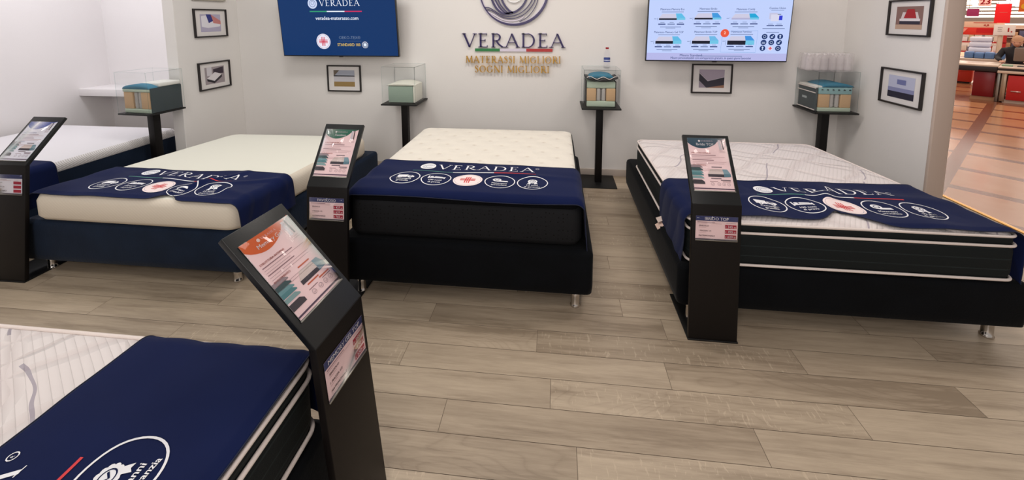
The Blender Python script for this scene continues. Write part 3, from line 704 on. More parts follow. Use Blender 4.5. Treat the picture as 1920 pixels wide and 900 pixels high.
# right bed, white quilted top with piping
def r_t0(s): return 0.006 + 0.105 * math.exp(-((s - 0.80) / 0.10) ** 2) * (1 if s < 0.8 else 1) + (0.03 if s < 0.78 else -0.0)
def r_d(x, y): return (x + 0.05 * math.exp(-((x - 0.95) / 0.28) ** 2) * (0.36 - y), y + 0.10 * math.exp(-((x - 0.80) / 0.13) ** 2) * (0.35 - y) * 0.55 - 0.012)
beds.append(dict(loc=(0.64, 2.08, 0), rz=0, bw=1.63, bl=1.66, bq=rect_q(0, 1.63, 0, 1.66), bz=(0.105, 0.335), bm=velvet_black_shaded,
    base_label='shade-darkened velvet bed base of the bed at right beside the shopping passage', mw=1.51, ml=1.43, mq=rect_q(0.045, 1.56, 0.01, 1.44, 0.15), mz=(0.34, 0.575), kind='piped',
    mat_label='white quilted mattress with dark sides and three white pipings at right', lift=0.018,
    legs=((0.09, 0.07), (1.54, 0.09), (0.09, 1.57), (1.54, 1.57)),
    blanket=dict(t0=r_t0, t1=lambda s: 0.515 + 0.02 * s, hang=(0.26, 0.24), wrinkle=0.012, seed=11, cx=0.85, yb=0.20, distort=r_d,
        folds=[(0.86, 0.34, 1.0, 0.035, 0.16, 0.020), (0.55, 0.3, 0.2, 0.04, 0.3, 0.008), (1.2, 0.36, -0.2, 0.05, 0.3, 0.008)]),
    blanket_label='navy printed blanket rumpled in its middle on the white quilted bed at right'))
# left bed, plain cream
def a_t0(s): return 0.004 + 0.05 * math.exp(-((s - 0.93) / 0.07) ** 2) - (0.004 if s > 1.0 else 0)
def a_d(x, y): return (x - 0.10 * (y - 0.21) - 0.03 * math.exp(-((x - 0.95) / 0.15) ** 2) * math.sin((y - .1) * 16), y - 0.03 * math.exp(-((x - 0.95) / 0.2) ** 2))
beds.append(dict(loc=(-3.33, 2.12, 0), rz=0, bw=1.485, bl=1.55, bq=[(0, 0, 0), (1.48, 0, 0), (1.66, 1.55, 0), (0.2, 1.55, 0)], bz=(0.085, 0.352), bm=velvet_navy_lit,
    base_label='navy velvet bed base under the plain cream mattress at left', mw=1.41, ml=1.42, mq=[(0.10, -0.01, 0), (1.50, -0.02, 0), (1.62, 1.42, 0), (0.33, 1.38, 0)], mz=(0.356, 0.532), kind='plain',
    mat_label='plain smooth cream mattress on the navy base at left', lift=0.01,
    blanket=dict(t0=a_t0, t1=lambda s: 0.445 + 0.0 * s + 0.012 * math.sin(8 * s), hang=(0.1, 0.20), wrinkle=0.010, seed=5, cx=0.735, yb=0.165, distort=a_d,
        folds=[(0.98, 0.25, 1.1, 0.03, 0.2, 0.022), (1.25, 0.30, 0.3, 0.03, 0.3, 0.012), (1.2, 0.15, -0.3, 0.03, 0.3, 0.010)]),
    blanket_label='creased navy printed blanket draped over the foot of the plain cream mattress'))
# far left bed in the alcove
beds.append(dict(loc=(-4.97, 2.12, 0), rz=0, bw=1.36, bl=1.5, bq=rect_q(0, 1.36, 0, 1.5), bz=(0.09, 0.315), bm=velvet_navy_lit,
    base_label='navy bed base of the far left bed in the alcove', mw=1.32, ml=1.42, mq=rect_q(0.02, 1.34, 0.0, 1.43), mz=(0.32, 0.553), kind='ribbed',
    mat_label='white mattress with diagonally ribbed edge on the far left bed', lift=0.012,
    blanket=dict(t0=lambda s: 0.0, t1=lambda s: 0.43 + 0.12 * max(0, (1.0 - s)), hang=(0.05, 0.24), wrinkle=0.008, seed=8, cx=0.6),
    blanket_label='navy blanket over the foot of the far left bed behind the leftmost sign stand'))
# foreground bed, foot towards +X
beds.append(dict(loc=(-0.72, -0.45, 0), rz=PI / 2, bw=1.56, bl=1.66, bq=rect_q(0, 1.56, -0.02, 1.64), bz=(0.1, 0.345), bm=velvet_black_shaded,
    base_label='shade-darkened velvet bed base of the nearest bed at bottom left', mw=1.52, ml=1.43, mq=rect_q(0.015, 1.535, 0.0, 1.43), mz=(0.352, 0.590), kind='piped',
    mat_label='white quilted mattress with white piping on the nearest bed at bottom left', lift=0.018,
    blanket=dict(t0=lambda s: 0.002, t1=lambda s: 0.565 - 0.01 * s, hang=(0.1, 0.22), wrinkle=0.004, seed=21, cx=0.755, yb=0.215, txt=(-0.02, 0.055), bdx=-0.018,
        folds=[(1.2, 0.3, 1.2, 0.05, 0.3, 0.006)]),
    blanket_label='smooth navy printed blanket on the nearest bed at bottom left'))
for sp_ in beds:
    bed_base(sp_); mattress(sp_); blanket(sp_)
# fabric care labels stitched to the right bed's piping
t = thing('care_label', 'small white fabric care labels hanging from the left side of the right bed', 'label', (0.68, 2.52, 0.36))
b = MB(); b.add([(0, 0, 0), (-0.004, 0.05, 0.003), (-0.045, 0.05, -0.012), (-0.042, 0.0, -0.018)], [(0, 1, 2, 3)], flat(214, 196, 186)); b.build('label_strip', t)
b = MB(); b.add([(0, -0.03, -0.01), (-0.004, 0.03, -0.012), (-0.055, 0.025, -0.045), (-0.05, -0.03, -0.05)], [(0, 1, 2, 3)], flat(220, 190, 176)); b.build('label_strip', t)

# ------------------------------------------------------------------ sign stands
navy_i, white_i, dark_i = flat(52, 58, 104), flat(240, 236, 240), flat(46, 36, 46)
def sign_stand(label, x, y, yaw, zm, dt, zt, db, paper, head, name, title, prices, warm=True, low_top=0.03):
    t = thing('sign_stand', label, 'sign stand', (x, y, 0), yaw); w_ = 0.231; hw = w_ / 2
    MB().bbox(-hw - 0.004, hw + 0.004, -db - 0.004, 0.30, 0, 0.008, black_plate, r=0.002).build('base_plate', t)
    th = 0.024
    def side(v):   # shear so the post leans back from its foot
        return Vector((v.x, v.y - db * (1 - v.z / zm), v.z))
    MB().bbox(-hw, hw, 0.0, th, 0.006, zm, black_metal, r=0.002, T=side).build('post', t); post_o = [c for c in C.objects if c.parent == t and c.name.startswith('post')][0]
    L_ = math.hypot(dt, zt - zm); ux, uz = dt / L_, (zt - zm) / L_; ny, nz = -uz, ux
    def PT(px, py, h): return (px - hw, py * ux + ny * h, zm + py * uz + nz * h)
    b = MB(); b.bbox(0, w_, 0, L_, -0.02, 0.0, panel_black, r=0.0025, T=lambda v: Vector(PT(v.x, v.y, v.z))); pan_o = b.build('tilted_panel', t)
    # poster on the panel
    pw, ph = 0.192, 0.272; ox, oy = (w_ - pw) / 2, L_ - low_top - ph
    A = Art(); A.rect(0, 0, pw, ph, paper, 1)
    # header swoosh
    top = [(0, ph), (0, ph - 0.026)] + [(pw * u, ph - 0.026 - 0.030 * math.sin(PI * min(1, u * 1.25 + 0.02) ** 0.9 / 1.0) + (0.03 * max(0, u - .7) / .3)) for u in [k / 14 for k in range(1, 15)]] + [(pw, ph)]
    A.poly(top, head, 2)
    tx = flat(146, 112, 120); tl = flat(192, 160, 164)
    A.ell(pw * .31, ph - .0155, .0055, .0055, flat(236, 226, 226), 3, 14); A.ring(pw * .31, ph - .0155, .003, .003, .0008, head, 4, 12)
    if title:
        A.serif('VERADEA', pw * .36, ph - .019, .0075, flat(214, 190, 196), 3, .058, .14)
        A.text(name, pw * .22 if len(name) > 9 else pw * .30, ph - .040, .019, white_i, 3, bold=0.01)
    # small product photo at the top right corner
    A.poly([(pw * .80, ph - .008), (pw * .855, ph - .008), (pw * .87, ph - .062), (pw * .80, ph - .062)], flat(200, 192, 200), 4)
    A.poly([(pw * .875, ph - .006), (pw * .905, ph - .006), (pw * .925, ph - .060), (pw * .895, ph - .060)], flat(60, 48, 58), 4)
    A.text('Materasso', pw * .80, ph - .070, .007, tx, 3); A.text('arrotolato', pw * .80, ph - .077, .007, tx, 3)
    hc = flat(176, 92, 84) if warm else flat(120, 130, 170)
    A.text('STRUTTURA INTERNA', pw * .06, ph - .084, .0095, hc, 3, bold=0.015)
    yy = ph - .094
    for k, wd in enumerate((.62, .84, .50, .55, .86, .80)):
        A.rect(pw * .06, yy, pw * .06 + pw * wd, yy + (.0032 if k in (0, 3) else .0018), tx if k in (0, 3) else tl, 3); yy -= .0085
    A.text('RIVESTIMENTO', pw * .06, yy - .003, .0095, hc, 3, bold=0.015); yy -= .013
    for k, wd in enumerate((.2, .80, .85)): A.rect(pw * .06, yy, pw * .06 + pw * wd, yy + .002, tx if k == 0 else tl, 3); yy -= .008
    # cutaway mattress drawing
    g1, g2, g3, g4 = flat(206, 190, 186), flat(64, 58, 66), flat(122, 150, 162), flat(92, 124, 138)
    by = .062
    A.poly([(pw * .40, by + .020), (pw * .48, by + .046), (pw * .80, by + .046), (pw * .80, by + .020)], g1, 3)
    A.poly([(pw * .40, by + .020), (pw * .80, by + .020), (pw * .80, by + .006), (pw * .40, by + .006)], g2, 3)
    A.poly([(pw * .78, by + .046), (pw * .90, by + .046), (pw * .97, by + .022), (pw * .80, by + .022)], g3, 4)
    A.poly([(pw * .80, by + .022), (pw * .97, by + .022), (pw * .97, by + .008), (pw * .80, by + .006)], g4, 4)
    for a, c_, yq in ((.52, .78, by + .054), (.46, .72, by - .004), (.70, .94, by - .012)): A.rect(pw * a, yq, pw * c_, yq + .0045, flat(190, 96, 70) if head == flat(206, 92, 36) else flat(112, 96, 104), 3)
    # exploded layers at left
    for k, (cc, y0) in enumerate(((flat(150, 132, 138), .118), (flat(58, 80, 84), .104), (flat(104, 146, 152), .090), (flat(80, 128, 134), .078), (flat(128, 158, 160), .062), (g2, .042))):
        A.poly([(0, y0 + .010), (pw * .22, y0 + .010), (pw * .29, y0), (pw * .29, y0 - (.004 if k < 5 else .012)), (0, y0 - (.004 if k < 5 else .012))], cc, 3 + k % 2)
    # icons and footer
    for k, q in enumerate((.48, .64, .76, .88)):
        A.ring(pw * q, .032, .0075, .0075, .0011, flat(140, 120, 130), 3, 18)
        A.line([(pw * q - .004, .032), (pw * q, .0285), (pw * q + .004, .0345)], .0012, flat(140, 120, 130), 3)
    for q in (.42, .74): A.rect(pw * q, .044, pw * q + pw * .2, .0465, tx, 3)
    A.rect(0, .006, pw, .0115, flat(84, 62, 84), 3)
    P2 = lambda px, py, h: PT(px + ox, py + oy, h)
    A.put(MB(), P2, 0.00035, 0.001).build('info_sheet', pan_o)
    # clear holder edge
    hb = MB()
    for x0, x1, y0, y1 in ((-.003, 0, -.003, ph), (pw, pw + .003, -.003, ph), (-.003, pw + .003, -.006, -.001)):
        hb.bbox(x0, x1, y0, y1, 0, .0045, steel if y1 < 0 else acrylic_edge, r=.0005, seg=1, T=lambda v: Vector(P2(v.x, v.y, v.z)))
    hb.bbox(-.002, pw + .002, -.002, ph + .001, .0032, .0040, sheet_clear, r=0, T=lambda v: Vector(P2(v.x, v.y, v.z))); hb.build('sheet_holder', pan_o)
    # price card on the post
    cw, chh = 0.196, 0.118; zc0 = zm - 0.057 - chh
    def PC(px, py, h):
        z = zc0 + py; return (px - cw / 2, -db * (1 - z / zm) - h - 0.0005, z)
    A = Art(); A.rect(0, 0, cw, chh, paper, 1); A.rect(0, chh - .024, cw, chh, navy_i, 2)
    if name: A.text(prices[0], cw * .5, chh - .0195, .0205 if len(prices[0]) < 12 else .0195, white_i, 3, 'c', bold=0.015)
    A.rect(cw * .04, chh - .032, cw * .46, chh - .0295, tx, 3); A.rect(cw * .04, chh - .0375, cw * .62, chh - .036, tl, 3); A.rect(cw * .72, chh - .033, cw * .96, chh - .031, tl, 3)
    for k, (nm, pr) in enumerate(zip(('SINGOLO', '1 PIAZZA 1/2', 'MATRIMONIALE'), prices[1:])):
        yk = chh - .052 - k * .025
        A.text(nm, cw * .08, yk, .0105, flat(84, 50, 66), 3, bold=0.012); A.rect(cw * .08, yk - .006, cw * .25, yk - .0045, tl, 3)
        A.rect(cw * .70, yk - .006, cw * .97, yk + .012, flat(166, 38, 62), 3)
        if pr: A.text('\u20ac', cw * .71, yk - .002, .009, white_i, 4); A.text(pr, cw * .765, yk - .003, .0165, white_i, 4, bold=0.015); A.text(',00', cw * .905, yk - .003, .0085, white_i, 4)
    A.rect(0, 0, cw, .0055, flat(90, 78, 90), 3)
    A.put(MB(), PC, 0.00035, 0.001).build('price_card', post_o)
    hb = MB(); hb.bbox(-.001, cw + .001, -.005, -.001, 0, .005, steel, r=.0005, seg=1, T=lambda v: Vector(PC(v.x, v.y, v.z)))
    hb.bbox(-.001, cw + .001, -.002, chh + .001, .0032, .0038, sheet_clear, r=0, T=lambda v: Vector(PC(v.x, v.y, v.z))); hb.build('card_holder', post_o)
    return t
pink = flat(236, 206, 208); whitep = flat(228, 226, 236)  # pink: white paper with the pinkish light's tint put into its colour
sign_stand('black sign stand with teal-headed sheet before the white quilted right bed', .788, 2.025, math.radians(-.3), .694, .213, .982, .041, pink, flat(40, 70, 88), 'Ibrido TOP', True, ('IBRIDO TOP', '345', '495', '620'), low_top=.018)
sign_stand('black sign stand with green-headed sheet between the left and centre beds', -1.224, 2.028, 0, .695, .222, .986, .060, pink, flat(30, 96, 76), 'Favoloso', True, ('FAVOLOSO', '427', '639', '765'), low_top=.034)
sign_stand('black sign stand with blue-headed sheet at the left edge of the picture', -3.331, 2.111, math.radians(1.2), .711, .239, .956, .082, whitep, flat(92, 104, 168), '', False, ('', '', '', ''), False, low_top=.04)
sign_stand('nearest black sign stand, turned sideways, with orange-headed sheet', -.638, 1.091, math.radians(85.6), .696, .274, .991, .065, pink, flat(206, 92, 36), 'Memory Gel TOP', True, ('MEMORY GEL TOP', '355', '420', '550'), low_top=.045)

# ------------------------------------------------------------------ display stands, cases and foam samples
aqua, mint, tan, blue_pad = mat('foam_aqua', srgb(142, 178, 180), .9, bump=(200, .5)), mat('foam_mint', srgb(178, 192, 174), .9, bump=(200, .5)), mat('foam_tan', srgb(200, 166, 128), .9, bump=(200, .5)), mat('foam_blue', srgb(60, 122, 148), .9, bump=(160, .5))
sage = mat('foam_sage', srgb(144, 162, 148), .9, bump=(200, .5)); slate = mat('sample_slate_cloth', srgb(48, 60, 64), .8, bump=(300, .4)); offw = mat('sample_white_cloth', srgb(222, 220, 214), .85, bump=(120, .5))
springm = mat('pocket_spring_fleece', srgb(176, 172, 168), .6, bump=(60, .8)); blackcloth = mat('sample_black_cloth', srgb(20, 20, 22), .6, bump=(60, .8))
def disp(label, x, y, zt, rz=0.0, ts=0.17):
    t = thing('display_stand', label, 'display stand', (x, y, 0), rz)
    MB().bbox(-.165, .165, -.165, .165, 0, .008, black_plate, r=.002).build('base_plate', t)
    MB().bbox(-.032, .032, -.032, .032, .006, zt - .012, black_metal, r=.003).build('post', t)
    MB().bbox(-ts - .01, ts + .01, -ts - .005, ts + .005, zt - .014, zt, black_plate, r=.002).build('tray', t)
def case(label, x, y, z, h, rz=0.0, s=0.165):
    t = thing('display_case', label, 'display case', (x, y, z), rz); e = .003
    for nm, a in (('front_panel', (-s, s, -s, -s + e, .001, h)), ('back_panel', (-s, s, s - e, s, .001, h)), ('side_panel', (-s, -s + e, -s + e, s - e, .001, h)), ('side_panel', (s - e, s, -s + e, s - e, .001, h)), ('top_panel', (-s, s, -s, s, h, h + e))):
        MB().box(*a, acrylic).build(nm, t)
    b = MB()
    for px, py in ((-s, -s), (s, -s), (-s, s), (s, s)): b.bbox(px - .0018, px + .0018, py - .0018, py + .0018, .001, h + e, acrylic_edge, r=.0006, seg=1)
    for a in ((-s, s, -s, -s), (-s, s, s, s), (-s, -s, -s, s), (s, s, -s, s)): b.bbox(a[0] - .0018, a[1] + .0018, a[2] - .0018, a[3] + .0018, h + e - .0015, h + e + .0015, acrylic_edge, r=.0006, seg=1)
    b.build('glued_edge', t)
def block(b, t, x0, x1, y0, y1, z0, z1, m, name, r=.006): o = MB(); o.bbox(x0, x1, y0, y1, z0, z1, m, r=r); return o.build(name, t)
def springs(t, x0, x1, y0, z0, z1, n=2):
    for i in range(n):
        cx = x0 + (x1 - x0) * (i + .5) / n; r = (x1 - x0) / n * .46
        prof = [(0, 0), (r * .8, 0)] + [(r * (1 if k % 2 else .88), (z1 - z0) * (k + .5) / 9) for k in range(9)] + [(r * .8, z1 - z0), (0, z1 - z0)]
        MB().lathe(prof, (cx, y0 + r, z0), springm, 18).build('pocket_spring', t)
def pad(t, x0, x1, y0, y1, z0, hh, m, name, sharp=0.0):
    n = 18; vs = []; 
    for top in (0, 1):
        for j in range(6):
            for i in range(n + 1):
                u = i / n; e = math.sin(PI * u) ** .5 if 0 < u < 1 else 0
                vs.append((x0 + (x1 - x0) * u, y0 + (y1 - y0) * j / 5, z0 + (hh * e if top else sharp * (1 - e) * hh)))
    N = (n + 1) * 6; fs = []
    for k in (0, 1):
        for j in range(5):
            for i in range(n):
                q = [k * N + j * (n + 1) + i, k * N + j * (n + 1) + i + 1, k * N + (j + 1) * (n + 1) + i + 1, k * N + (j + 1) * (n + 1) + i]
                fs.append(q if k else q[::-1])
    for i in range(n): fs.append((i, i + 1, N + i + 1, N + i)); a = 5 * (n + 1); fs.append((a + i + 1, a + i, N + a + i, N + a + i + 1))
    return MB().add(vs, fs, m, True).build(name, t)
# first, left
disp('leftmost display stand, holding a blue-topped mattress sample', -3.535, 3.235, .80, math.radians(-4), .155)
case('clear acrylic case on the leftmost display stand', -3.535, 3.235, .80, .35, math.radians(-4), .158)
t = thing('mattress_sample', 'mattress sample with blue pad, tan foam and dark side in the leftmost case', 'mattress sample', (-3.535, 3.235, .801), math.radians(-4))
block(0, t, -.13, .15, -.128, .14, 0, .035, mint, 'bottom_foam'); block(0, t, -.13, -.04, -.125, .14, .035, .18, tan, 'side_foam'); block(0, t, .045, .14, -.125, .14, .035, .18, tan, 'side_foam')
springs(t, -.04, .045, -.12, .036, .178); block(0, t, -.04, .045, -.06, .14, .035, .18, springm, 'spring_core'); block(0, t, -.135, .147, -.128, .14, .18, .205, mint, 'top_foam')
pad(t, -.14, .145, -.126, .14, .206, .04, blue_pad, 'blue_pad'); block(0, t, .146, .152, -.128, .145, .002, .215, slate, 'side_cover', .002); block(0, t, -.03, .152, -.05, .145, .215, .252, offw, 'top_cover', .012)
# second
disp('display stand between the two left picture groups, holding a green foam sample', -1.515, 3.985, .77)
case('clear acrylic case over the green foam sample', -1.515, 3.985, .77, .36)
t = thing('mattress_sample', 'sage green foam sample with a cream quilted cover', 'mattress sample', (-1.515, 3.985, .771))
block(0, t, -.125, .125, -.115, .12, .004, .17, sage, 'foam_block', .008); o = pad(t, -.135, .14, -.12, .125, .172, .028, cream, 'quilted_cover', .2); block(0, t, .126, .142, -.112, .125, .004, .18, cream, 'side_cover', .006)
# third
disp('display stand right of the wall sign, with a bottle on its case', .42, 3.985, .77)
case('clear acrylic case with a water bottle standing on top', .42, 3.985, .77, .355)
t = thing('mattress_sample', 'mattress sample with a crumpled blue pad lying on top', 'mattress sample', (.42, 3.985, .771))
block(0, t, -.132, .132, -.10, .12, 0, .055, mint, 'bottom_foam', .008); block(0, t, -.132, -.045, -.10, .12, .055, .175, tan, 'side_foam'); block(0, t, .048, .132, -.10, .12, .055, .175, tan, 'side_foam')
springs(t, -.045, .048, -.098, .056, .174); block(0, t, -.045, .048, -.04, .12, .055, .175, springm, 'spring_core'); block(0, t, -.132, .132, -.10, .12, .175, .238, mint, 'top_foam', .01)
block(0, t, -.138, -.133, -.095, .125, .0, .24, blackcloth, 'side_cover', .002); block(0, t, .133, .138, -.095, .125, .0, .24, blackcloth, 'side_cover', .002)
b = MB(); vs = []; n = 24
for j in range(2):
    for i in range(n + 1):
        u = i / n; vs.append((-.150 + .3 * u, -.125 + j * .24, .262 + .016 * math.sin(u * 14) * math.sin(PI * u) + .022 * abs(2 * u - 1) ** 3))
for j in range(2):
    for i in range(n + 1):
        u = i / n; vs.append((-.150 + .3 * u, -.125 + j * .24, .240 + .030 * abs(2 * u - 1) ** 2 + .004))
N = 2 * (n + 1); fs = [(i, i + 1, n + 2 + i, n + 1 + i) for i in range(n)] + [(N + i, N + n + 1 + i, N + n + 2 + i, N + i + 1) for i in range(n)] + [(i, N + i, N + i + 1, i + 1) for i in range(n)]
b.add(vs, fs, mat('crumpled_cover', srgb(44, 44, 46), .35, bump=(40, 1.0)), True); b.build('crumpled_cover', t)
MB().tube([(-.135 + .27 * i / 16, -.127, .275 + .012 * math.sin(i * .9) + .006 * abs(i / 8 - 1)) for i in range(17)], .0035, white_cord, 6).build('piping', t)
pad(t, -.11, .115, -.122, .10, .276, .034, blue_pad, 'blue_pad')
def bottle(label, x, y, z, hh, r, label_band=True, cap=(150, 30, 40), group=None, pm=None):
    t = thing('water_bottle', label, 'bottle', (x, y, z), 0, group)
    k = hh
    MB().lathe([(0, 0), (r * .9, 0), (r, .02 * k), (r, .28 * k), (r * .9, .31 * k), (r, .34 * k), (r, .55 * k), (r * .86, .60 * k), (r, .66 * k), (r * .95, .74 * k), (r * .45, .89 * k), (r * .42, .93 * k)], (0, 0, 0), pm or pet, 18).build('body', t)
    MB().cyl((0, 0, .92 * k), r * .5, .08 * k, flat(*cap), 14).build('cap', t)
    if label_band:
        b = MB(); b.lathe([(r * 1.012, .30 * k), (r * 1.012, .50 * k)], (0, 0, 0), flat(60, 76, 138), 18); b.lathe([(r * 1.014, .36 * k), (r * 1.014, .40 * k)], (0, 0, 0), flat(196, 200, 220), 18); b.build('label_band', t)
    return t
bottle('clear water bottle with red cap and blue label on the acrylic case', .478, 3.985, 1.129, .195, .030)
# fourth
disp('rightmost display stand in the corner, holding a sample with white piping', 2.43, 3.985, .775)
case('clear acrylic case under the pack of small bottles', 2.43, 3.985, .775, .355)
t = thing('mattress_sample', 'mattress sample with aqua pad, tan foam and charcoal side in the right corner case', 'mattress sample', (2.43, 3.985, .776))
block(0, t, -.13, .14, -.125, .13, 0, .035, mint, 'bottom_foam'); block(0, t, -.128, -.035, -.122, .13, .035, .155, tan, 'side_foam'); block(0, t, .052, .138, -.122, .13, .035, .155, tan, 'side_foam')
springs(t, -.035, .052, -.12, .036, .154); block(0, t, -.035, .052, -.06, .13, .035, .155, springm, 'spring_core'); block(0, t, -.13, .14, -.125, .13, .155, .215, aqua, 'egg_crate_foam')
b = MB()
for i in range(6): b.lathe([(0.0, 0), (.009, .002), (.006, .007), (0, .010)], (-.105 + i * .045, -.127, .190), blackcloth, 10)
b.build('foam_notch', t)
pad(t, -.105, .152, -.125, .12, .216, .036, blue_pad, 'blue_pad', .1)
block(0, t, -.155, -.131, -.12, .14, .004, .205, slate, 'side_cover', .01)
for z in (.012, .165, .207): MB().tube([(-.157, -.12 + .26 * i / 8, z) for i in range(9)] , .0045, white_cord, 6).build('piping', t)
block(0, t, -.155, -.10, -.12, .14, .207, .228, offw, 'top_cover', .008)
MB().add([(-.1575, .0, .095), (-.1575, .07, .095), (-.1575, .07, .115), (-.1575, 0, .115)], [(0, 1, 2, 3)], flat(170, 178, 180)).build('stitched_tag', t)
gp = 'small clear bottles in the shrink-wrapped pack'
for i in range(6):
    for j in range(2):
        bottle('small clear bottle inside the shrink-wrapped pack in the right corner', 2.235 + .064 * i, 3.93 + .064 * j, 1.1345, .148, .029, False, (226, 222, 222), gp, pet_pale)
b = MB(); b.bbox(2.200, 2.590, 3.896, 4.026, 1.1335, 1.29, shrink, r=.012, seg=3); b.bbox(2.40, 2.406, 3.894, 4.028, 1.134, 1.29, shrink, r=.001)
tag(b.build('shrink_wrap'), 'clear shrink wrap around the pack of small bottles', 'packaging')

# ------------------------------------------------------------------ framed pictures
def picture(label, plane, a0, a1, z0, z1, draw, fm=frame_m, fw=.013, group=None):
    """plane: ('y', Y) facing -Y, ('xl', X) facing +X, ('xr', X) facing -X ; a0..a1 along the wall, left to right seen from the room"""
    ax, v = plane; W_, H_ = abs(a1 - a0), z1 - z0
    if ax == 'y': T = lambda x, y, h: (a0 + x, v - h, z0 + y)
    elif ax == 'xl': T = lambda x, y, h: (v + h, a0 + x, z0 + y)
    else: T = lambda x, y, h: (v - h, a0 - x, z0 + y)
    t = thing('framed_picture', label, 'picture', T(W_ / 2, 0, 0), 0, group); o3 = Vector(T(W_ / 2, 0, 0)); TT = lambda x, y, h: Vector(T(x, y, h)) - o3
    b = MB()
    for x0, x1, y0, y1 in ((0, W_, 0, fw), (0, W_, H_ - fw, H_), (0, fw, fw, H_ - fw), (W_ - fw, W_, fw, H_ - fw)):
        b.bbox(x0, x1, y0, y1, 0.001, .022, fm, r=.0015, seg=1, T=lambda q: TT(q.x, q.y, q.z), smooth=False)
    b.build('frame', t)
    A = Art(); A.rect(fw, fw, W_ - fw, H_ - fw, flat(224, 220, 218), 1); A.put(MB(), TT, .0005, .007).build('mat_board', t); mb_o = [c for c in C.objects if c.parent == t and c.name.startswith('mat_board')][0]
    A = Art(); mx, my = W_ * .19, H_ * .19; pw, ph = W_ - 2 * mx, H_ - 2 * my
    draw(A, pw, ph); A.put(MB(), lambda x, y, h: TT(x + mx, y + my, h), .0004, .0082).build('print', mb_o)
    return t
def d_bed(A, w_, h_):
    A.rect(0, 0, w_, h_, flat(178, 172, 196), 1); A.poly([(w_ * .05, h_ * .3), (w_ * .35, h_ * .22), (w_ * .95, h_ * .30), (w_ * .98, h_ * .42), (w_ * .3, h_ * .95), (w_ * .05, h_ * .9)], flat(226, 224, 232), 2)
    A.poly([(w_ * .28, h_), (w_ * .52, h_), (w_ * .62, h_ * .62), (w_ * .40, h_ * .5)], flat(52, 58, 130), 3); A.poly([(w_ * .52, h_), (w_, h_ * .62), (w_, h_ * .42), (w_ * .62, h_ * .5), (w_ * .60, h_ * .66)], flat(200, 130, 128), 3)
def d_room(A, w_, h_):
    A.rect(0, 0, w_, h_, flat(158, 148, 152), 1); A.rect(w_ * .1, h_ * .5, w_ * .35, h_, flat(206, 202, 208), 2); A.poly([(w_ * .42, h_ * .85), (w_ * .95, h_ * .95), (w_ * .95, h_ * .55), (w_ * .42, h_ * .6)], flat(60, 50, 62), 2)
    A.poly([(w_ * .08, h_ * .35), (w_ * .45, h_ * .16), (w_ * .85, h_ * .5), (w_ * .5, h_ * .68)], flat(222, 218, 222), 3); A.poly([(w_ * .08, h_ * .35), (w_ * .45, h_ * .16), (w_ * .45, h_ * .02), (w_ * .10, h_ * .2)], flat(40, 36, 44), 3); A.poly([(w_ * .45, h_ * .16), (w_ * .85, h_ * .5), (w_ * .85, h_ * .34), (w_ * .45, h_ * .02)], flat(56, 50, 58), 3)
def d_sand(A, w_, h_):
    A.rect(0, 0, w_, h_, flat(150, 124, 78), 1); A.rect(0, h_ * .3, w_, h_ * .68, flat(196, 194, 200), 2); A.rect(0, h_ * .62, w_, h_, flat(168, 172, 186), 2); A.poly([(0, h_), (w_ * .28, h_), (w_ * .06, h_ * .7), (0, h_ * .66)], flat(112, 100, 88), 3)
def d_corner(A, w_, h_):
    A.rect(0, 0, w_, h_, flat(150, 140, 154), 1); A.poly([(0, h_ * .9), (0, h_), (w_, h_), (w_, h_ * .6), (w_ * .35, h_ * .38)], flat(172, 160, 176), 2); A.poly([(0, h_ * .8), (w_ * .34, h_ * .36), (w_, h_ * .58), (w_, h_ * .16), (w_ * .3, 0), (0, h_ * .4)], flat(58, 56, 66), 3)
    A.line([(0, h_ * .82), (w_ * .35, h_ * .37), (w_, h_ * .6)], .004, flat(206, 198, 206), 4); A.poly([(w_ * .3, 0), (w_, h_ * .16), (w_, 0)], flat(150, 112, 92), 4)
def d_red(A, w_, h_):
    A.rect(0, 0, w_, h_, flat(136, 106, 100), 1); A.rect(0, 0, w_, h_ * .2, flat(190, 160, 140), 2); A.poly([(w_ * .25, h_ * .75), (w_ * .8, h_ * .75), (w_ * .9, h_ * .4), (w_ * .18, h_ * .4)], flat(214, 202, 204), 2)
    A.poly([(w_ * .42, h_ * .88), (w_ * .68, h_ * .88), (w_ * .78, h_ * .48), (w_ * .3, h_ * .48)], flat(168, 40, 48), 3); A.rect(w_ * .15, h_ * .22, w_ * .92, h_ * .36, flat(52, 48, 62), 3); A.rect(w_ * .15, h_ * .36, w_ * .92, h_ * .46, flat(228, 222, 226), 4)
def d_blue(A, w_, h_):
    A.rect(0, 0, w_, h_, flat(186, 190, 214), 1); A.rect(0, 0, w_, h_ * .28, flat(44, 42, 58), 2); A.rect(0, h_ * .28, w_, h_ * .46, flat(136, 140, 178), 2); A.rect(w_ * .34, h_ * .62, w_ * .68, h_ * .84, flat(112, 118, 166), 3)
picture('black-framed picture of a mattress with blue and red cloth, left side wall', ('xl', XL + .001), 3.600, 3.992, 1.418, 1.694, d_bed)
picture('black-framed picture of a bedroom, lowest on the left side wall', ('xl', XL + .001), 3.600, 3.985, .900, 1.174, d_room)
picture('grey-framed board at the top of the left side wall', ('xl', XL + .001), 3.600, 3.992, 1.775, 2.05, d_room, mat('frame_grey', srgb(168, 162, 150), .5))
picture('small black-framed picture of sand colours under the left television', ('y', YB - .001), -2.425, -2.052, .825, 1.108, d_sand)
picture('black-framed picture of a mattress corner under the right television', ('y', YB - .001), 1.308, 1.684, .872, 1.158, d_corner)
picture('black-framed picture of a red-covered bed, upper one on the right wall', ('xr', XR - .001), 3.655, 3.268, 1.458, 1.735, d_red)
picture('black-framed picture of a blue-white mattress, lower one on the right wall', ('xr', XR - .001), 3.665, 3.268, .922, 1.202, d_blue)

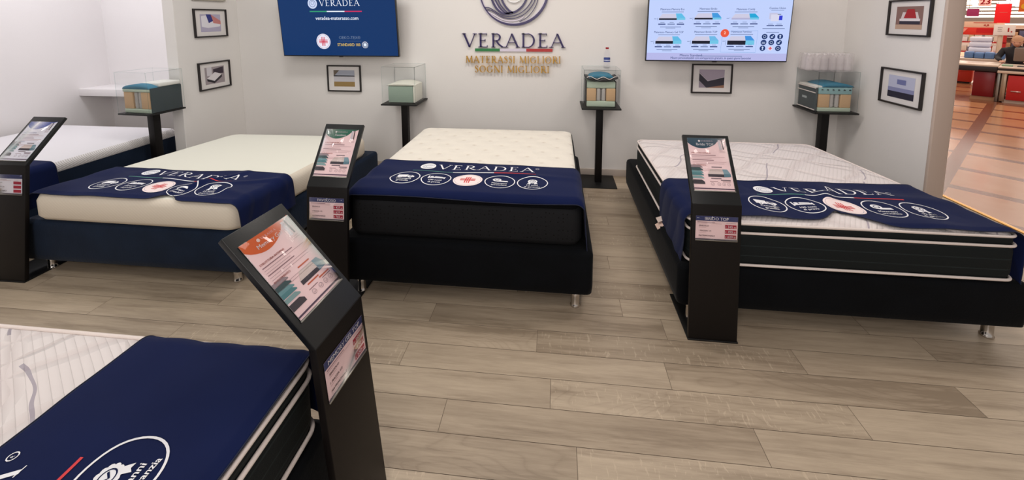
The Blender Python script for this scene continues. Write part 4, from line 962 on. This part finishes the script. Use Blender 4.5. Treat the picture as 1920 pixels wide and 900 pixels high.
# ------------------------------------------------------------------ televisions
bez = mat('tv_bezel', srgb(16, 16, 20), .3, spec=.5)
def tv(label, x0, x1, z0, yb, tilt, draw, back, yaw=0.0):
    W_ = x1 - x0; H_ = .705; t = thing('television', label, 'television', ((x0 + x1) / 2, yb, z0), yaw)
    ct, st = math.cos(tilt), math.sin(tilt)
    def T(x, y, h): return Vector((x - W_ / 2, -h * ct - y * st, y * ct - h * st))
    MB().bbox(0, W_, 0, H_, -.035, 0, bez, r=.003, T=lambda v: T(v.x, v.y, v.z)).build('casing', t)
    MB().bbox(W_ * .3, W_ * .7, H_ * .25, H_ * .75, -.11, -.035, bez, r=.004, T=lambda v: T(v.x, v.y, v.z)).build('wall_bracket', t)
    A = Art(); A.rect(.008, .012, W_ - .008, H_ - .008, back, 1); scr = A.put(MB(), T, .0005, .0005).build('screen', t)
    A = Art(); draw(A, W_, H_); A.put(MB(), T, .0005, .0015).build('screen_picture', scr)
    MB().bbox(W_ * .5 - .02, W_ * .5 + .02, -.006, 0.0, -.02, -.004, bez, r=.002, T=lambda v: T(v.x, v.y, v.z)).build('status_light', t)
def tv1(A, W_, H_):
    wq = screen_ink(225, 232, 245); x = lambda px: (px - 520.0) / 218 * W_ if False else px
    cx = .595
    A.ell(.372, .535, .049, .052, screen_ink(196, 208, 236), 1); A.ring(.372, .535, .030, .034, .004, screen_ink(30, 62, 122), 2, 24); A.ring(.372, .54, .014, .018, .003, screen_ink(30, 62, 122), 2, 18)
    A.serif('VERADEA', .445, .510, .060, wq, 1, .415, .16)
    for a, b, c in ((.335, .515, (46, 150, 110)), (.515, .70, (226, 232, 240)), (.70, .88, (196, 44, 90))): A.rect(a, .450, b, .461, screen_ink(*c), 1)
    A.text('veradea-materasso.com', cx + .018, .372, .052, wq, 1, 'c', bold=.014, sx=.90)
    A.ell(.448, .155, .074, .078, screen_ink(226, 222, 236), 1); A.ring(.448, .155, .064, .068, .002, screen_ink(90, 70, 120), 2)
    for d in (-.014, 0, .014): A.line([(.448 + d, .110), (.448 + d, .200)], .007, screen_ink(200, 30, 60), 2); A.line([(.402, .155 + d), (.494, .155 + d)], .007, screen_ink(200, 30, 60), 3)
    A.text('OEKO-TEX\u00ae', .73, .180, .042, screen_ink(104, 122, 150), 1, 'c', sx=.95); A.rect(.61, .158, .85, .161, screen_ink(70, 90, 130), 1)
    A.text('STANDARD 100', .715, .108, .042, screen_ink(206, 176, 90), 1, 'c', bold=.016, sx=.82)
    A.ell(.885, .122, .016, .017, wq, 1, 16)
    for k in range(14): a = 2 * PI * k / 14; A.line([(.885 + .02 * math.cos(a), .122 + .021 * math.sin(a)), (.885 + .034 * math.cos(a), .122 + .036 * math.sin(a))], .005, wq, 1)
def tv2(A, W_, H_):
    nv = screen_ink(50, 66, 120); gl = screen_ink(112, 128, 170); bk = screen_ink(24, 28, 44); s = W_ / 1740.0
    X = lambda px: (px - 75) * s; Y = lambda py: (725 - py) * s * .985 + .0
    A.rect(.008, .012, W_ - .008, Y(612), screen_ink(176, 178, 224), 1)
    A.text('Misure Standard:', X(505), Y(655), .030, nv, 2, bold=.01); A.rect(X(730), Y(654), X(1270), Y(646), gl, 2)
    A.text('Misure personalizzabili con sovrapprezzo gratuito, in questi giorni lavorativi', X(885), Y(690), .029, nv, 2, 'c', bold=.01, sx=.80)
    P_ = [(215, 95, 'Materasso Memory Eco', 22, (90, 182, 224)), (652, 90, 'Materasso Ibrido', 22, (62, 148, 214)), (1100, 98, 'Materasso Comfy', 0, (30, 160, 208)), (188, 392, 'Materasso Memory Gel TOP', 36, (92, 178, 220)), (643, 388, 'Materasso Ibrido TOP', 38, (104, 178, 222)), (1075, 384, 'Materasso Favoloso', 54, (60, 140, 214))]
    for px, py, nm, th, bl_ in P_:
        A.text(nm, X(px + 160), Y(py - 42), .026, nv, 2, 'c', bold=.008, sx=.85); A.rect(X(px + 30), Y(py - 16), X(px + 300), Y(py - 24), gl, 2)
        yb_ = py + 62 if th else py + 55
        A.poly([(X(px), Y(yb_)), (X(px + 40), Y(py + 4)), (X(px + 205), Y(py + 4)), (X(px + 218), Y(yb_))], screen_ink(198, 196, 218), 2)
        if not th: A.rect(X(px), Y(yb_ + 22), X(px + 222), Y(yb_), screen_ink(172, 172, 204), 2); 
        A.rect(X(px), Y(yb_ + th), X(px + 222), Y(yb_), bk, 2)
        A.poly([(X(px + 218), Y(yb_)), (X(px + 205), Y(py)), (X(px + 275), Y(py)), (X(px + 325), Y(yb_ - 4))], screen_ink(*bl_), 3)
        A.rect(X(px + 220), Y(yb_ + max(th, 22)), X(px + 325), Y(yb_ - 4), screen_ink(110, 190, 222), 3)
        A.line([(X(px - 20), Y(yb_ - 5)), (X(px - 20), Y(yb_ + th + 5))], .003, gl, 2); A.rect(X(px - 60), Y(yb_ + 10), X(px - 30), Y(yb_ + 4), gl, 2)
        for k in range(3): A.rect(X(px + 20 + k * 115), Y(yb_ + 58), X(px + 70 + k * 115), Y(yb_ + 52), gl, 2); A.rect(X(px - 5 + k * 115), Y(yb_ + 84), X(px + 85 + k * 115), Y(yb_ + 70), nv if k != 1 else gl, 2)
        A.rect(X(px + 20), Y(yb_ + 116), X(px + 280), Y(yb_ + 108), gl, 2); A.rect(X(px + 90), Y(yb_ + 132), X(px + 210), Y(yb_ + 126), gl, 2)
    A.line([(X(1010), Y(325)), (X(1430), Y(318)), (X(1425), Y(600)), (X(1000), Y(598)), (X(1010), Y(325))], .004, screen_ink(140, 170, 220), 2)
    A.ell(X(1035), Y(350), .037, .037, screen_ink(226, 84, 56), 4); A.text('2', X(1035), Y(362), .034, screen_ink(250, 210, 190), 5, 'c', .02)
    A.text('Cuscino Unico', X(1632), Y(45), .027, nv, 2, 'c', bold=.008, sx=.85); A.rect(X(1560), Y(62), X(1710), Y(56), gl, 2)
    A.rect(X(1545), Y(170), X(1640), Y(92), screen_ink(190, 190, 216), 2); A.rect(X(1565), Y(196), X(1660), Y(112), screen_ink(208, 208, 228), 3); A.rect(X(1660), Y(184), X(1700), Y(126), screen_ink(44, 58, 200), 4); A.rect(X(1640), Y(114), X(1680), Y(106), bk, 4)
    for q in (1540, 1640): A.rect(X(q), Y(236), X(q + 60), Y(230), gl, 2); A.rect(X(q - 15), Y(260), X(q + 75), Y(248), nv, 2)
    A.rect(X(1480), Y(294), X(1742), Y(286), gl, 2); A.rect(X(1530), Y(340), X(1680), Y(333), gl, 2)
    for r in range(3):
        for c in range(3):
            cx, cy = X(1516 + c * 92 - r * 5), Y(392 + r * 76)
            if (r, c) == (2, 1):
                A.ell(cx, cy, .022, .022, screen_ink(214, 208, 228), 2); A.line([(cx, cy - .014), (cx, cy + .014)], .008, screen_ink(204, 60, 80), 3); A.line([(cx - .014, cy), (cx + .014, cy)], .008, screen_ink(204, 60, 80), 4); continue
            A.ell(cx, cy, .0245, .0245, screen_ink(24, 50, 104), 2)
            k = (r * 3 + c) % 4
            if k == 0: A.ring(cx, cy, .011, .011, .003, screen_ink(190, 206, 236), 3, 14)
            elif k == 1: A.ell(cx - .004, cy - .004, .010, .007, screen_ink(190, 206, 236), 3, 12); A.ell(cx + .006, cy + .009, .005, .005, screen_ink(190, 206, 236), 4, 10)
            elif k == 2: A.ell(cx, cy + .007, .008, .009, screen_ink(190, 206, 236), 3, 12); A.poly([(cx - .008, cy - .014), (cx + .008, cy - .014), (cx, cy + .004)], screen_ink(190, 206, 236), 4)
            else: A.rect(cx - .014, cy - .002, cx + .014, cy + .004, screen_ink(190, 206, 236), 3); A.line([(cx - .014, cy - .009), (cx + .014, cy - .009)], .003, screen_ink(190, 206, 236), 3)
tv('large television on the left showing a dark blue brand screen', -2.79, -1.560, 1.215, 3.985, math.radians(5), tv1, screen_ink(5, 48, 98))
tv('large television on the right showing a pale product chart', .832, 2.078, 1.197, 3.985, math.radians(5), tv2, screen_ink(186, 202, 244))

# ------------------------------------------------------------------ wall sign
gold = mat('gold_letter', srgb(206, 160, 64), .35, metal=.6); navy_l = mat('navy_acrylic', srgb(40, 30, 84), .3); lilac = mat('white_acrylic', srgb(214, 206, 222), .35); silver = mat('silver_acrylic', srgb(190, 190, 190), .3, metal=.5)
sg = thing('wall_sign', 'raised navy and gold brand sign with round emblem on the back wall', 'sign', (-.43, YB, 1.3))
def WS(yoff):
    return lambda x, y, h: (x + .43, -yoff - h, y - 1.3)
def word(s, x, y, hh, width, m, name, track, th=.014, back=None):
    gs, wd = serif_text(s, track); k = width / wd
    for g in gs:
        if not g: continue
        b = MB()
        for p in g:
            q = [(x + a * k, y + c * hh) for a, c in p]; a_ = sum(q[i][0] * q[(i + 1) % len(q)][1] - q[(i + 1) % len(q)][0] * q[i][1] for i in range(len(q)))
            if a_ < 0: q = q[::-1]
            b.prism(q, WS(.012), 0, th, m)
            if back: b.prism([(u - .003, v + .004) for u, v in q], WS(.004), 0, .009, back)
        b.build(name, sg)
word('VERADEA', -.943, 1.308, .137, 1.022, navy_l, 'letter', .13, .012, lilac)
word('MATERASSI MIGLIORI', -.918, 1.150, .069, .962, gold, 'gold_letter', .09, .022)
word('SOGNI MIGLIORI', -.826, 1.052, .069, .757, gold, 'gold_letter', .09, .022)
for nm, a, b_, m_ in (('green_bar', -.822, -.567, mat('green_acrylic', srgb(40, 122, 66), .35)), ('white_bar', -.567, -.300, lilac), ('red_bar', -.300, -.038, mat('red_acrylic', srgb(176, 44, 44), .35))):
    MB().prism(bar(a, 1.266, b_, 1.294), WS(.004), 0, .012, m_).build(nm, sg)
ECX, ECY, ER = -.425, 1.872, .338
def strokes(name, lst, m, y0=.012, th=.012):
    b = MB()
    for pts, w_ in lst:
        for q in stroke(pts, w_):
            a_ = sum(q[i][0] * q[(i + 1) % 4][1] - q[(i + 1) % 4][0] * q[i][1] for i in range(4))
            b.prism(q if a_ > 0 else q[::-1], WS(y0), 0, th, m)
    return b.build(name, sg)
n = 72; rp = arcp(ECX, ECY, ER, ER, 0, 360, n)
strokes('emblem_ring', [(rp, [.011 + .015 * max(0, math.sin(math.radians(360 * i / n + 140 - 360 * 0))) for i in range(n + 1)])], navy_l)
strokes('emblem_back_ring', [([(x - .004, y + .004) for x, y in rp], [.03] * (n + 1))], lilac, .003, .008)
def cpx(pts): return smoothp([((x / 6.0 + 860 - 868) * .00537 - .943, 1.526 + (48 - y / 6.0) * .00552) for x, y in pts], 5)
wv = [([(500, -200), (480, -80), (492, 0), (520, 62), (565, 118), (612, 146), (665, 128), (725, 78), (765, 10), (780, -60), (760, -160)], .020),
      ([(440, -180), (432, -60), (452, 10), (490, 80), (545, 140), (590, 152)], .012), ([(400, -160), (402, -60), (425, 20), (470, 95), (530, 150), (580, 156)], .014),
      ([(366, -140), (372, -40), (395, 40), (440, 110), (500, 155), (560, 160), (620, 148)], .020),
      ([(300, 92), (350, 96), (400, 122), (450, 155), (520, 185), (600, 186), (690, 160), (770, 100), (820, 30), (838, -40), (830, -160)], .009),
      ([(318, 118), (370, 122), (430, 158), (490, 192), (570, 212), (650, 206), (745, 165), (820, 90), (862, 10), (875, -80)], .008),
      ([(690, 245), (770, 205), (840, 130), (885, 40), (900, -60)], .007)]
strokes('emblem_wave', [(cpx(p), w_) for p, w_ in wv], navy_l)
strokes('emblem_crest', [(cpx(p), .011) for p in ([(345, 142), (420, 180), (500, 222), (600, 238), (690, 222), (740, 190)], [(470, 40), (510, 110), (560, 160)], [(412, 30), (460, 110), (520, 160)])], lilac, .006, .010)
strokes('emblem_core', [(cpx([(555, 0), (590, 28), (630, 36), (672, 26), (705, 0), (715, -60), (690, -110), (630, -130), (570, -110), (545, -60), (555, 0)]), .010)], silver)

# ------------------------------------------------------------------ the passage and the shop beyond
a44 = math.radians(44); V2 = Vector((math.cos(a44), math.sin(a44), 0)); U2 = Vector((math.sin(a44), -math.cos(a44), 0))
def UV(u, v, z=0.0): p = U2 * u + V2 * v; return Vector((p.x, p.y, z))
def ubox(mb, u0, u1, v0, v1, z0, z1, m, r=0.0): return mb.bbox(u0, u1, v0, v1, z0, z1, m, r=r, seg=2, T=lambda q: UV(q.x, q.y, q.z), smooth=r > 0)
mf = MB()
us = [-14, -0.56, -0.44, 0.9, 1.05, 20]; vsr = []
v = -6.0; k = 0
while v < 60: vsr.append((v, v + .64, 0)); vsr.append((v + .64, v + .76, 1)); v += .76
off = (5.58 - .64) - (vsr[0][0] + .76 * int((5.58 - .64 - vsr[0][0]) / .76))
for v0, v1, dk in vsr:
    v0 += off; v1 += off
    for i in range(len(us) - 1):
        dark = dk or i in (1, 3)
        if 11.75 < (v0 + v1) / 2 < 12.1: dark = True
        poly = [UV(us[i], v0), UV(us[i + 1], v0), UV(us[i + 1], v1), UV(us[i], v1)]
        # clip against x > 3.5
        out = []
        for q in range(4):
            A_, B_ = poly[q], poly[(q + 1) % 4]
            ia, ib = A_.x >= 3.5, B_.x >= 3.5
            if ia: out.append(A_)
            if ia != ib: tt = (3.5 - A_.x) / (B_.x - A_.x); out.append(A_ + (B_ - A_) * tt)
        if len(out) >= 3 and max(p.x for p in out) > 3.5: mf.add(out, [list(range(len(out)))], marble_dark if dark else marble_light)
struct(mf.build('floor_passage'))
MB().bbox(3.465, 3.505, -.35, 12, -.01, .006, mat('brass_strip', srgb(196, 150, 80), .25, metal=1.0), r=.003).build('trim_2')['kind'] = 'structure'

red_p, dred, pale_top = mat('counter_red', srgb(190, 36, 34), .35), mat('counter_dark_red', srgb(124, 12, 20), .3), mat('counter_top', srgb(214, 190, 170), .3)
blk = mat('rubber_black', srgb(34, 24, 26), .5)
t = thing('checkout_counter', 'dark red checkout counter with black belt, centre of the shop beyond', 'checkout counter')
ubox(MB(), -.80, -.52, 12.12, 12.7, .07, .55, dred, .006).build('panel', t); ubox(MB(), -1.25, -.50, 12.08, 12.9, .56, .655, blk, .008).build('belt_housing', t)
ubox(MB(), -1.3, -.50, 12.1, 12.95, .655, .69, pale_top, .004).build('worktop', t); ubox(MB(), -.82, -.5, 12.14, 12.7, .0, .07, mat('counter_plinth', srgb(176, 130, 96), .4)).build('plinth', t)
t = thing('checkout_counter', 'bright red checkout counter with pale top at the right edge', 'checkout counter')
ubox(MB(), -.36, .7, 12.02, 12.6, .06, .52, red_p, .006).build('panel', t); ubox(MB(), -.50, .8, 12.0, 12.9, .555, .60, pale_top, .004).build('ledge', t); ubox(MB(), -.50, .8, 12.04, 12.9, .60, .645, blk, .004).build('belt_housing', t)
ubox(MB(), -.50, .8, 12.04, 12.95, .645, .67, pale_top, .004).build('worktop', t); ubox(MB(), -.40, .7, 12.06, 12.6, 0, .06, pale_top).build('plinth', t)
ubox(MB(), -.31, -.19, 12.005, 12.03, .22, .235, chrome, .003).build('handle', t)
b = MB(); ubox(b, -.495, -.455, 12.06, 12.3, 0, .555, steel, .006); b.build('steel_leg', t); ubox(MB(), -.44, -.375, 12.03, 12.3, .02, .555, mat('steel_panel', srgb(168, 146, 124), .3, metal=.7), .006).build('steel_panel', t)
t = thing('checkout_counter', 'farther orange-red checkout counter beside the passage wall', 'checkout counter')
ubox(MB(), -1.95, -1.01, 14.85, 15.4, 0.04, .42, mat('counter_orange_red', srgb(214, 62, 44), .35), .006).build('panel', t); ubox(MB(), -2.0, -.97, 14.8, 15.45, .42, .48, pale_top, .004).build('worktop', t); ubox(MB(), -1.92, -1.04, 14.9, 15.35, 0, .04, blk).build('plinth', t); ubox(MB(), -1.2, -1.1, 14.83, 14.85, .32, .335, chrome, .003).build('handle', t)
t = thing('merchandise_table', 'low pale table stacked with water packs behind the belt', 'table')
ubox(MB(), -1.6, -.47, 13.85, 14.6, .62, .68, pale_top, .004).build('table_top', t)
for uu, vv in ((-1.55, 13.9), (-.52, 13.9), (-1.55, 14.5), (-.52, 14.5)): ubox(MB(), uu, uu + .04, vv, vv + .04, 0, .62, steel).build('leg', t)
blue_pack, white_pack = mat('blue_wrap', srgb(92, 124, 170), .3, bump=(30, .8)), mat('white_wrap', srgb(232, 228, 238), .3, bump=(30, .8))
for i in range(4):
    o = MB(); ubox(o, -1.11 + i * .155, -.965 + i * .155, 13.95, 14.22, .6815, .825 - .012 * (i % 2), blue_pack, .02)
    tag(o.build('water_pack'), 'blue wrapped water pack, number of similar ones in a row on the table', 'water pack', 'blue water packs on the table')
for i, o in enumerate([q for q in C.objects if q.name.startswith('water_pack')]): o['label'] = 'blue wrapped water pack on the low table, %s of the row' % ('leftmost', 'second from left', 'third from left', 'rightmost')[i]
for i in range(4):
    o = MB(); ubox(o, -1.08, -.74, 14.28, 14.55, .6815 + i * .12, .794 + i * .12, white_pack, .025)
    tag(o.build('tissue_pack'), 'white wrapped pack behind the water packs, %s of the stack' % ('bottom', 'second from bottom', 'third from bottom', 'top')[i], 'pack', 'stack of white packs')
# red shelf rack and promo board
t = thing('product_rack', 'red product rack behind the white packs', 'rack')
for uu in (-1.75, -.66): ubox(MB(), uu, uu + .07, 15.95, 16.01, 0, 1.20, red_p).build('upright', t)
for zz in (.35, .7, .95, 1.18): ubox(MB(), -1.75, -.59, 15.95, 16.4, zz, zz + .03, red_p).build('shelf', t)
cols = [(196, 150, 110), (60, 40, 90), (214, 190, 150), (120, 40, 60), (230, 210, 190), (160, 110, 70), (220, 60, 40), (90, 90, 120), (210, 170, 60), (236, 226, 220)]
for lv, zz in enumerate((.381, .731, .981)):
    for i in range(9):
        c = cols[(i * 3 + lv * 5) % 10]; u0 = -1.66 + i * .108; hh = random.uniform(.10, .19)
        if lv == 1: hh = min(hh, .17)
        o = MB(); ubox(o, u0, u0 + .09, 15.98, 16.18, zz, zz + hh, mat('carton_%d' % ((i * 3 + lv * 5) % 10), srgb(*c), .5), .004)
        tag(o.build('carton'), 'small coloured carton on the red product rack', 'carton', 'cartons on the red rack')
t = thing('price_board', 'peach coloured promotional board with red lower half over the rack', 'sign')
b = MB(); ubox(b, -1.45, -.60, 14.70, 14.73, 1.36, 1.50, flat(240, 190, 160), .003); b.build('upper_board', t)
b = MB(); ubox(b, -1.45, -.66, 14.70, 14.73, 1.19, 1.36, flat(222, 54, 38), .003); b.build('lower_board', t); ubox(MB(), -.92, -.88, 14.74, 14.77, 0, 1.45, steel).build('post', t)
PB = lambda x, y, h: UV(x, 14.70 - h, y)
A = Art(); A.poly([(-1.30, 1.34), (-1.16, 1.34), (-1.24, 1.22), (-1.3, 1.28)], flat(244, 150, 130), 1); A.rect(-1.08, 1.465, -.72, 1.478, flat(190, 70, 60), 1); A.text('4,0', -.92, 1.39, .07, flat(200, 44, 40), 2, bold=.03); A.rect(-1.02, 1.24, -.70, 1.34, flat(200, 20, 24), 1)
A.put(MB(), PB, .002, .002).build('printing', t)
t = thing('price_tag_board', 'white price board with red figure beside the pole', 'sign')
b = MB(); ubox(b, -.75, -.43, 14.60, 14.63, 1.19, 1.435, flat(240, 224, 212), .003); b.build('board', t)
A = Art(); A.rect(-.69, 1.36, -.62, 1.37, flat(150, 130, 130), 1); A.rect(-.69, 1.32, -.63, 1.33, flat(150, 130, 130), 1); A.rect(-.69, 1.28, -.62, 1.29, flat(150, 130, 130), 1); A.text('1,', -.54, 1.27, .13, flat(204, 60, 56), 1, bold=.03); A.put(MB(), lambda x, y, h: UV(x, 14.60 - h, y), .002, .002).build('printing', t)
o = MB(); o.cyl(UV(-.64, 14.68, 0), .043, 1.40, mat('pole_cream', srgb(222, 196, 170), .4), 16); tag(o.build('barrier_pole'), 'round cream pole behind the checkout counters', 'pole')
def hang_sign(label, u0, u1, v, z0, z1, m, draw=None):
    t = thing('hanging_sign', label, 'sign'); b = MB(); ubox(b, u0, u1, v, v + .02, z0, z1, m, .003); b.build('board', t)
    c = MB(); 
    for uu in (u0 + .03, u1 - .03): c.tube([UV(uu, v + .01, z1), UV(uu, v + .01, 3.4)], .004, steel, 6)
    c.build('wire', t)
    if draw: A = Art(); draw(A); A.put(MB(), lambda x, y, h: UV(x, v - h, y), .002, .002).build('printing', t)
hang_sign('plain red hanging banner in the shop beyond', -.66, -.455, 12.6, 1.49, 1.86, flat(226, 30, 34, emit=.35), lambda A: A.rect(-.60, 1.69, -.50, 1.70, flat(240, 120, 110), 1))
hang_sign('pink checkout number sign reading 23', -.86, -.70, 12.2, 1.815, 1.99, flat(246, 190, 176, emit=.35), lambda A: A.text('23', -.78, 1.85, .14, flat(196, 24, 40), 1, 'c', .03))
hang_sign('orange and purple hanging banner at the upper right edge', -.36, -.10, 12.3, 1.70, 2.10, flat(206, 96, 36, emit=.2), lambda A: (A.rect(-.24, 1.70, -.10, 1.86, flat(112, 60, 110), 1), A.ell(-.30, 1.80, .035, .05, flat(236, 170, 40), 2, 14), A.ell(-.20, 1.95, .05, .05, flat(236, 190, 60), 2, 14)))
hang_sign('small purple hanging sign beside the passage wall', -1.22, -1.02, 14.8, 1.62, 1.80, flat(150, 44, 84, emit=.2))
# long gondola shelves with lit canopy
t = thing('shelf_unit', 'long lit shelf unit full of small products at the back of the shop', 'shelving')
ubox(MB(), -.75, 4.5, 17.0, 17.05, 0, 1.42, mat('shelf_back', srgb(196, 160, 140), .6)).build('back_panel', t)
for zz in (.25, .55, .82, 1.08, 1.30): ubox(MB(), -.75, 4.5, 16.6, 17.0, zz, zz + .02, pale_top).build('shelf', t)
tl_m = mat('tube_light', (1.0, .93, .8, 1), .4, emit=1.6)
ubox(MB(), -.78, 4.5, 16.5, 16.62, 1.40, 1.435, tl_m).build('canopy_light', t)
for lv, zz in enumerate((.57, .84, 1.10)):
    for i in range(22):
        c = cols[(i * 7 + lv * 3) % 10]; u0 = -.72 + i * .10; hh = random.uniform(.09, .19)
        o = MB(); ubox(o, u0, u0 + .08, 16.62, 16.8, zz + .0005, zz + hh, mat('carton_%d' % ((i * 7 + lv * 3) % 10), srgb(*c), .5), .004)
        tag(o.build('product_box'), 'small product box on the long lit shelf unit', 'box', 'products on the long lit shelf')
struct(ubox(MB(), -30, 45, 22, 150, 3.05, 3.15, mat('shop_ceiling', srgb(206, 184, 166), .8)).build('ceiling_shop'))
struct(ubox(MB(), -30, 45, 100, 100.3, 0, 3.1, mat('shop_far_wall', srgb(228, 200, 182), .8)).build('wall_shop_far'))
for i, (v, ) in enumerate(((26,), (30,), (34,), (38.5,), (44,), (52,), (62,), (78,))):
    for uu in (-7.5, -3.2, 1.4):
        o = MB(); ubox(o, uu + (i % 3) * .5, uu + 3.6 + (i % 2) * .4, v, v + .9 + (v - 20) * .10, 2.93, 3.0, tl_m)
        tag(o.build('tube_lamp'), 'long tube lamp hanging under the far shop ceiling', 'lamp', 'tube lamps of the far shop')

for i, (v, z, uu, ln) in enumerate(((24, 1.60, -2.6, 3.4), (25.5, 1.74, -2.0, 3.0), (27, 1.90, -3.0, 3.2), (28.5, 2.08, -2.2, 3.4), (30, 2.28, -3.2, 3.0), (27, 1.86, 1.2, 3.0), (24.5, 1.66, 1.4, 3.4), (29, 2.12, 1.5, 3.0))):  # added low glowing strips standing in for far ceiling lamps; wires invented
    o = MB(); ubox(o, uu, uu + ln, v, v + .22, z, z + .075, tl_m)
    for du in (.3, ln - .3): o.tube([UV(uu + du, v + .1, z + .07), UV(uu + du, v + .1, 3.06)], .006, steel, 6)
    tag(o.build('lowered_strip_lamp'), 'added low light strip standing in for a far shop ceiling lamp', 'lamp', 'lowered light strips of the far shop')

# cashier seated behind the counter
def skin_obj(name, joints, edges, m, parent, root=0, sub=2):
    me = bpy.data.meshes.new(name); me.from_pydata([j[0] for j in joints], edges, [])
    o = bpy.data.objects.new(name, me); C.objects.link(o); o.parent = parent
    md = o.modifiers.new('skin', 'SKIN'); md.use_smooth_shade = True
    for i, j in enumerate(joints):
        sv = me.skin_vertices[0].data[i]; sv.radius = j[1] if isinstance(j[1], tuple) else (j[1], j[1]); sv.use_root = (i == root)
    s2 = o.modifiers.new('sub', 'SUBSURF'); s2.levels = sub; s2.render_levels = sub
    me.materials.append(m); return o
pr = thing('person', 'seated cashier in a dark jacket behind the red counter', 'person', UV(-.34, 13.40, 0), -math.radians(46))
skin_c = mat('skin', srgb(214, 160, 134), .5); hair_c = mat('hair_light', srgb(190, 142, 108), .7, bump=(80, .8)); jack = mat('dark_jacket', srgb(28, 24, 28), .8)
J = [((0, 0, .53), .14), ((0, 0, .66), .125), ((0, -.02, .82), .15), ((0, -.03, .93), (.13, .10)), ((0, -.05, 1.00), .055), ((0, -.07, 1.06), .05),
     ((-.17, -.03, .92), .065), ((-.24, -.12, .76), .05), ((-.20, -.36, .74), .038), ((-.18, -.42, .735), .028),
     ((.17, -.03, .92), .065), ((.24, -.10, .76), .05), ((.16, -.36, .74), .038), ((.15, -.42, .735), .028),
     ((-.09, -.05, .47), .09), ((-.11, -.40, .47), .07), ((-.11, -.42, .08), .045), ((-.11, -.52, .04), .035),
     ((.09, -.05, .47), .09), ((.11, -.40, .47), .07), ((.11, -.42, .08), .045), ((.11, -.52, .04), .035)]
Ed = [(0, 1), (1, 2), (2, 3), (3, 4), (4, 5), (3, 6), (6, 7), (7, 8), (8, 9), (3, 10), (10, 11), (11, 12), (12, 13), (0, 14), (14, 15), (15, 16), (16, 17), (0, 18), (18, 19), (19, 20), (20, 21)]
skin_obj('body', J, Ed, jack, pr)
b = MB(); vs = []; n1, n2 = 14, 18
for i in range(n1 + 1):
    ph = PI * i / n1
    for j in range(n2):
        th = 2 * PI * j / n2; x = .078 * math.sin(ph) * math.cos(th); y = .095 * math.sin(ph) * math.sin(th); z = .115 * math.cos(ph)
        if y < -.05 and abs(x) < .022 and -.03 < z < .02: y -= .016
        if z < -.02: x *= 1 + z * 1.8
        vs.append((x, y - .09, z + 1.15))
b.add(vs, [(i * n2 + j, (i + 1) * n2 + j, (i + 1) * n2 + (j + 1) % n2, i * n2 + (j + 1) % n2) for i in range(n1) for j in range(n2)], skin_c, True)
for sx in (-1, 1):
    b.bbox(sx * .078 - .008, sx * .078 + .008, -.10, -.075, 1.12, 1.165, skin_c, r=.006); b.bbox(sx * .03 - .012, sx * .03 + .012, -.178, -.172, 1.158, 1.168, mat('eye_dark', srgb(60, 40, 34), .4), r=.002)
b.bbox(-.022, .022, -.172, -.165, 1.088, 1.096, mat('lip', srgb(176, 96, 88), .5), r=.002); tilt_ = Matrix.Rotation(math.radians(24), 4, 'X'); pv_ = Matrix.Translation((0, -.07, 1.05)) @ tilt_ @ Matrix.Translation((0, .06, -1.075))
o = b.build('head', pr); o.matrix_local = pv_
b = MB(); vs = []
for i in range(8):
    ph = PI * .60 * i / 7
    for j in range(n2):
        th = 2 * PI * j / n2; k = 1.0; fr = math.sin(th) < -.3
        p_ = min(ph, .40 * PI) if fr else ph
        vs.append((.090 * math.sin(p_) * math.cos(th), .106 * math.sin(p_) * math.sin(th) - .088, 1.155 + .126 * math.cos(p_)))
b.add(vs, [(i * n2 + j, (i + 1) * n2 + j, (i + 1) * n2 + (j + 1) % n2, i * n2 + (j + 1) % n2) for i in range(7) for j in range(n2)], hair_c, True); o = b.build('hair', pr); o.matrix_local = pv_
for sx in (-1, 1):
    hj = [((sx * .17, -.40, .715), (.026, .014)), ((sx * .165, -.455, .712), (.03, .012))]; he = [(0, 1)]
    for k in range(4):
        bx = sx * .165 + (k - 1.5) * .016; l = (.06, .07, .066, .05)[k]; i0 = len(hj)
        hj += [((bx, -.475, .712), .008), ((bx, -.475 - l * .6, .711), .0075), ((bx, -.475 - l, .703), .0065)]; he += [(1, i0), (i0, i0 + 1), (i0 + 1, i0 + 2)]
    i0 = len(hj); hj += [((sx * .165 - sx * .035, -.44, .712), .009), ((sx * .165 - sx * .048, -.475, .708), .0075)]; he += [(0, i0), (i0, i0 + 1)]
    skin_obj('hand', hj, he, skin_c, pr, sub=1)
t = thing('stool', 'dark round stool under the seated cashier', 'stool', UV(-.34, 13.47, 0))
MB().cyl((0, 0, .34), .17, .05, blk, 20).build('seat', t); MB().cyl((0, 0, .01), .025, .34, steel, 12).build('post', t); MB().cyl((0, 0, 0), .18, .015, steel, 20).build('base', t)
t = thing('checkout_screen', 'grey-brown checkout screen standing on the right counter', 'screen', UV(-.20, 12.35, .6705), -math.radians(46))
MB().bbox(-.14, .26, -.02, .02, .10, .36, mat('screen_back', srgb(120, 100, 88), .4), r=.02).build('screen_back', t); MB().cyl((.05, 0, .005), .02, .12, blk, 12).build('neck', t); MB().bbox(-.08, .18, -.08, .08, 0, .012, blk, r=.004).build('foot', t)
o = MB(); o.bbox(-.07, .07, -.05, .05, 0, .035, mat('scanner_green', srgb(150, 176, 150), .3), r=.01); tag(o.build('card_terminal', None, UV(-.40, 12.3, .6705), -math.radians(46)), 'pale green card terminal on the counter before the cashier', 'card terminal')
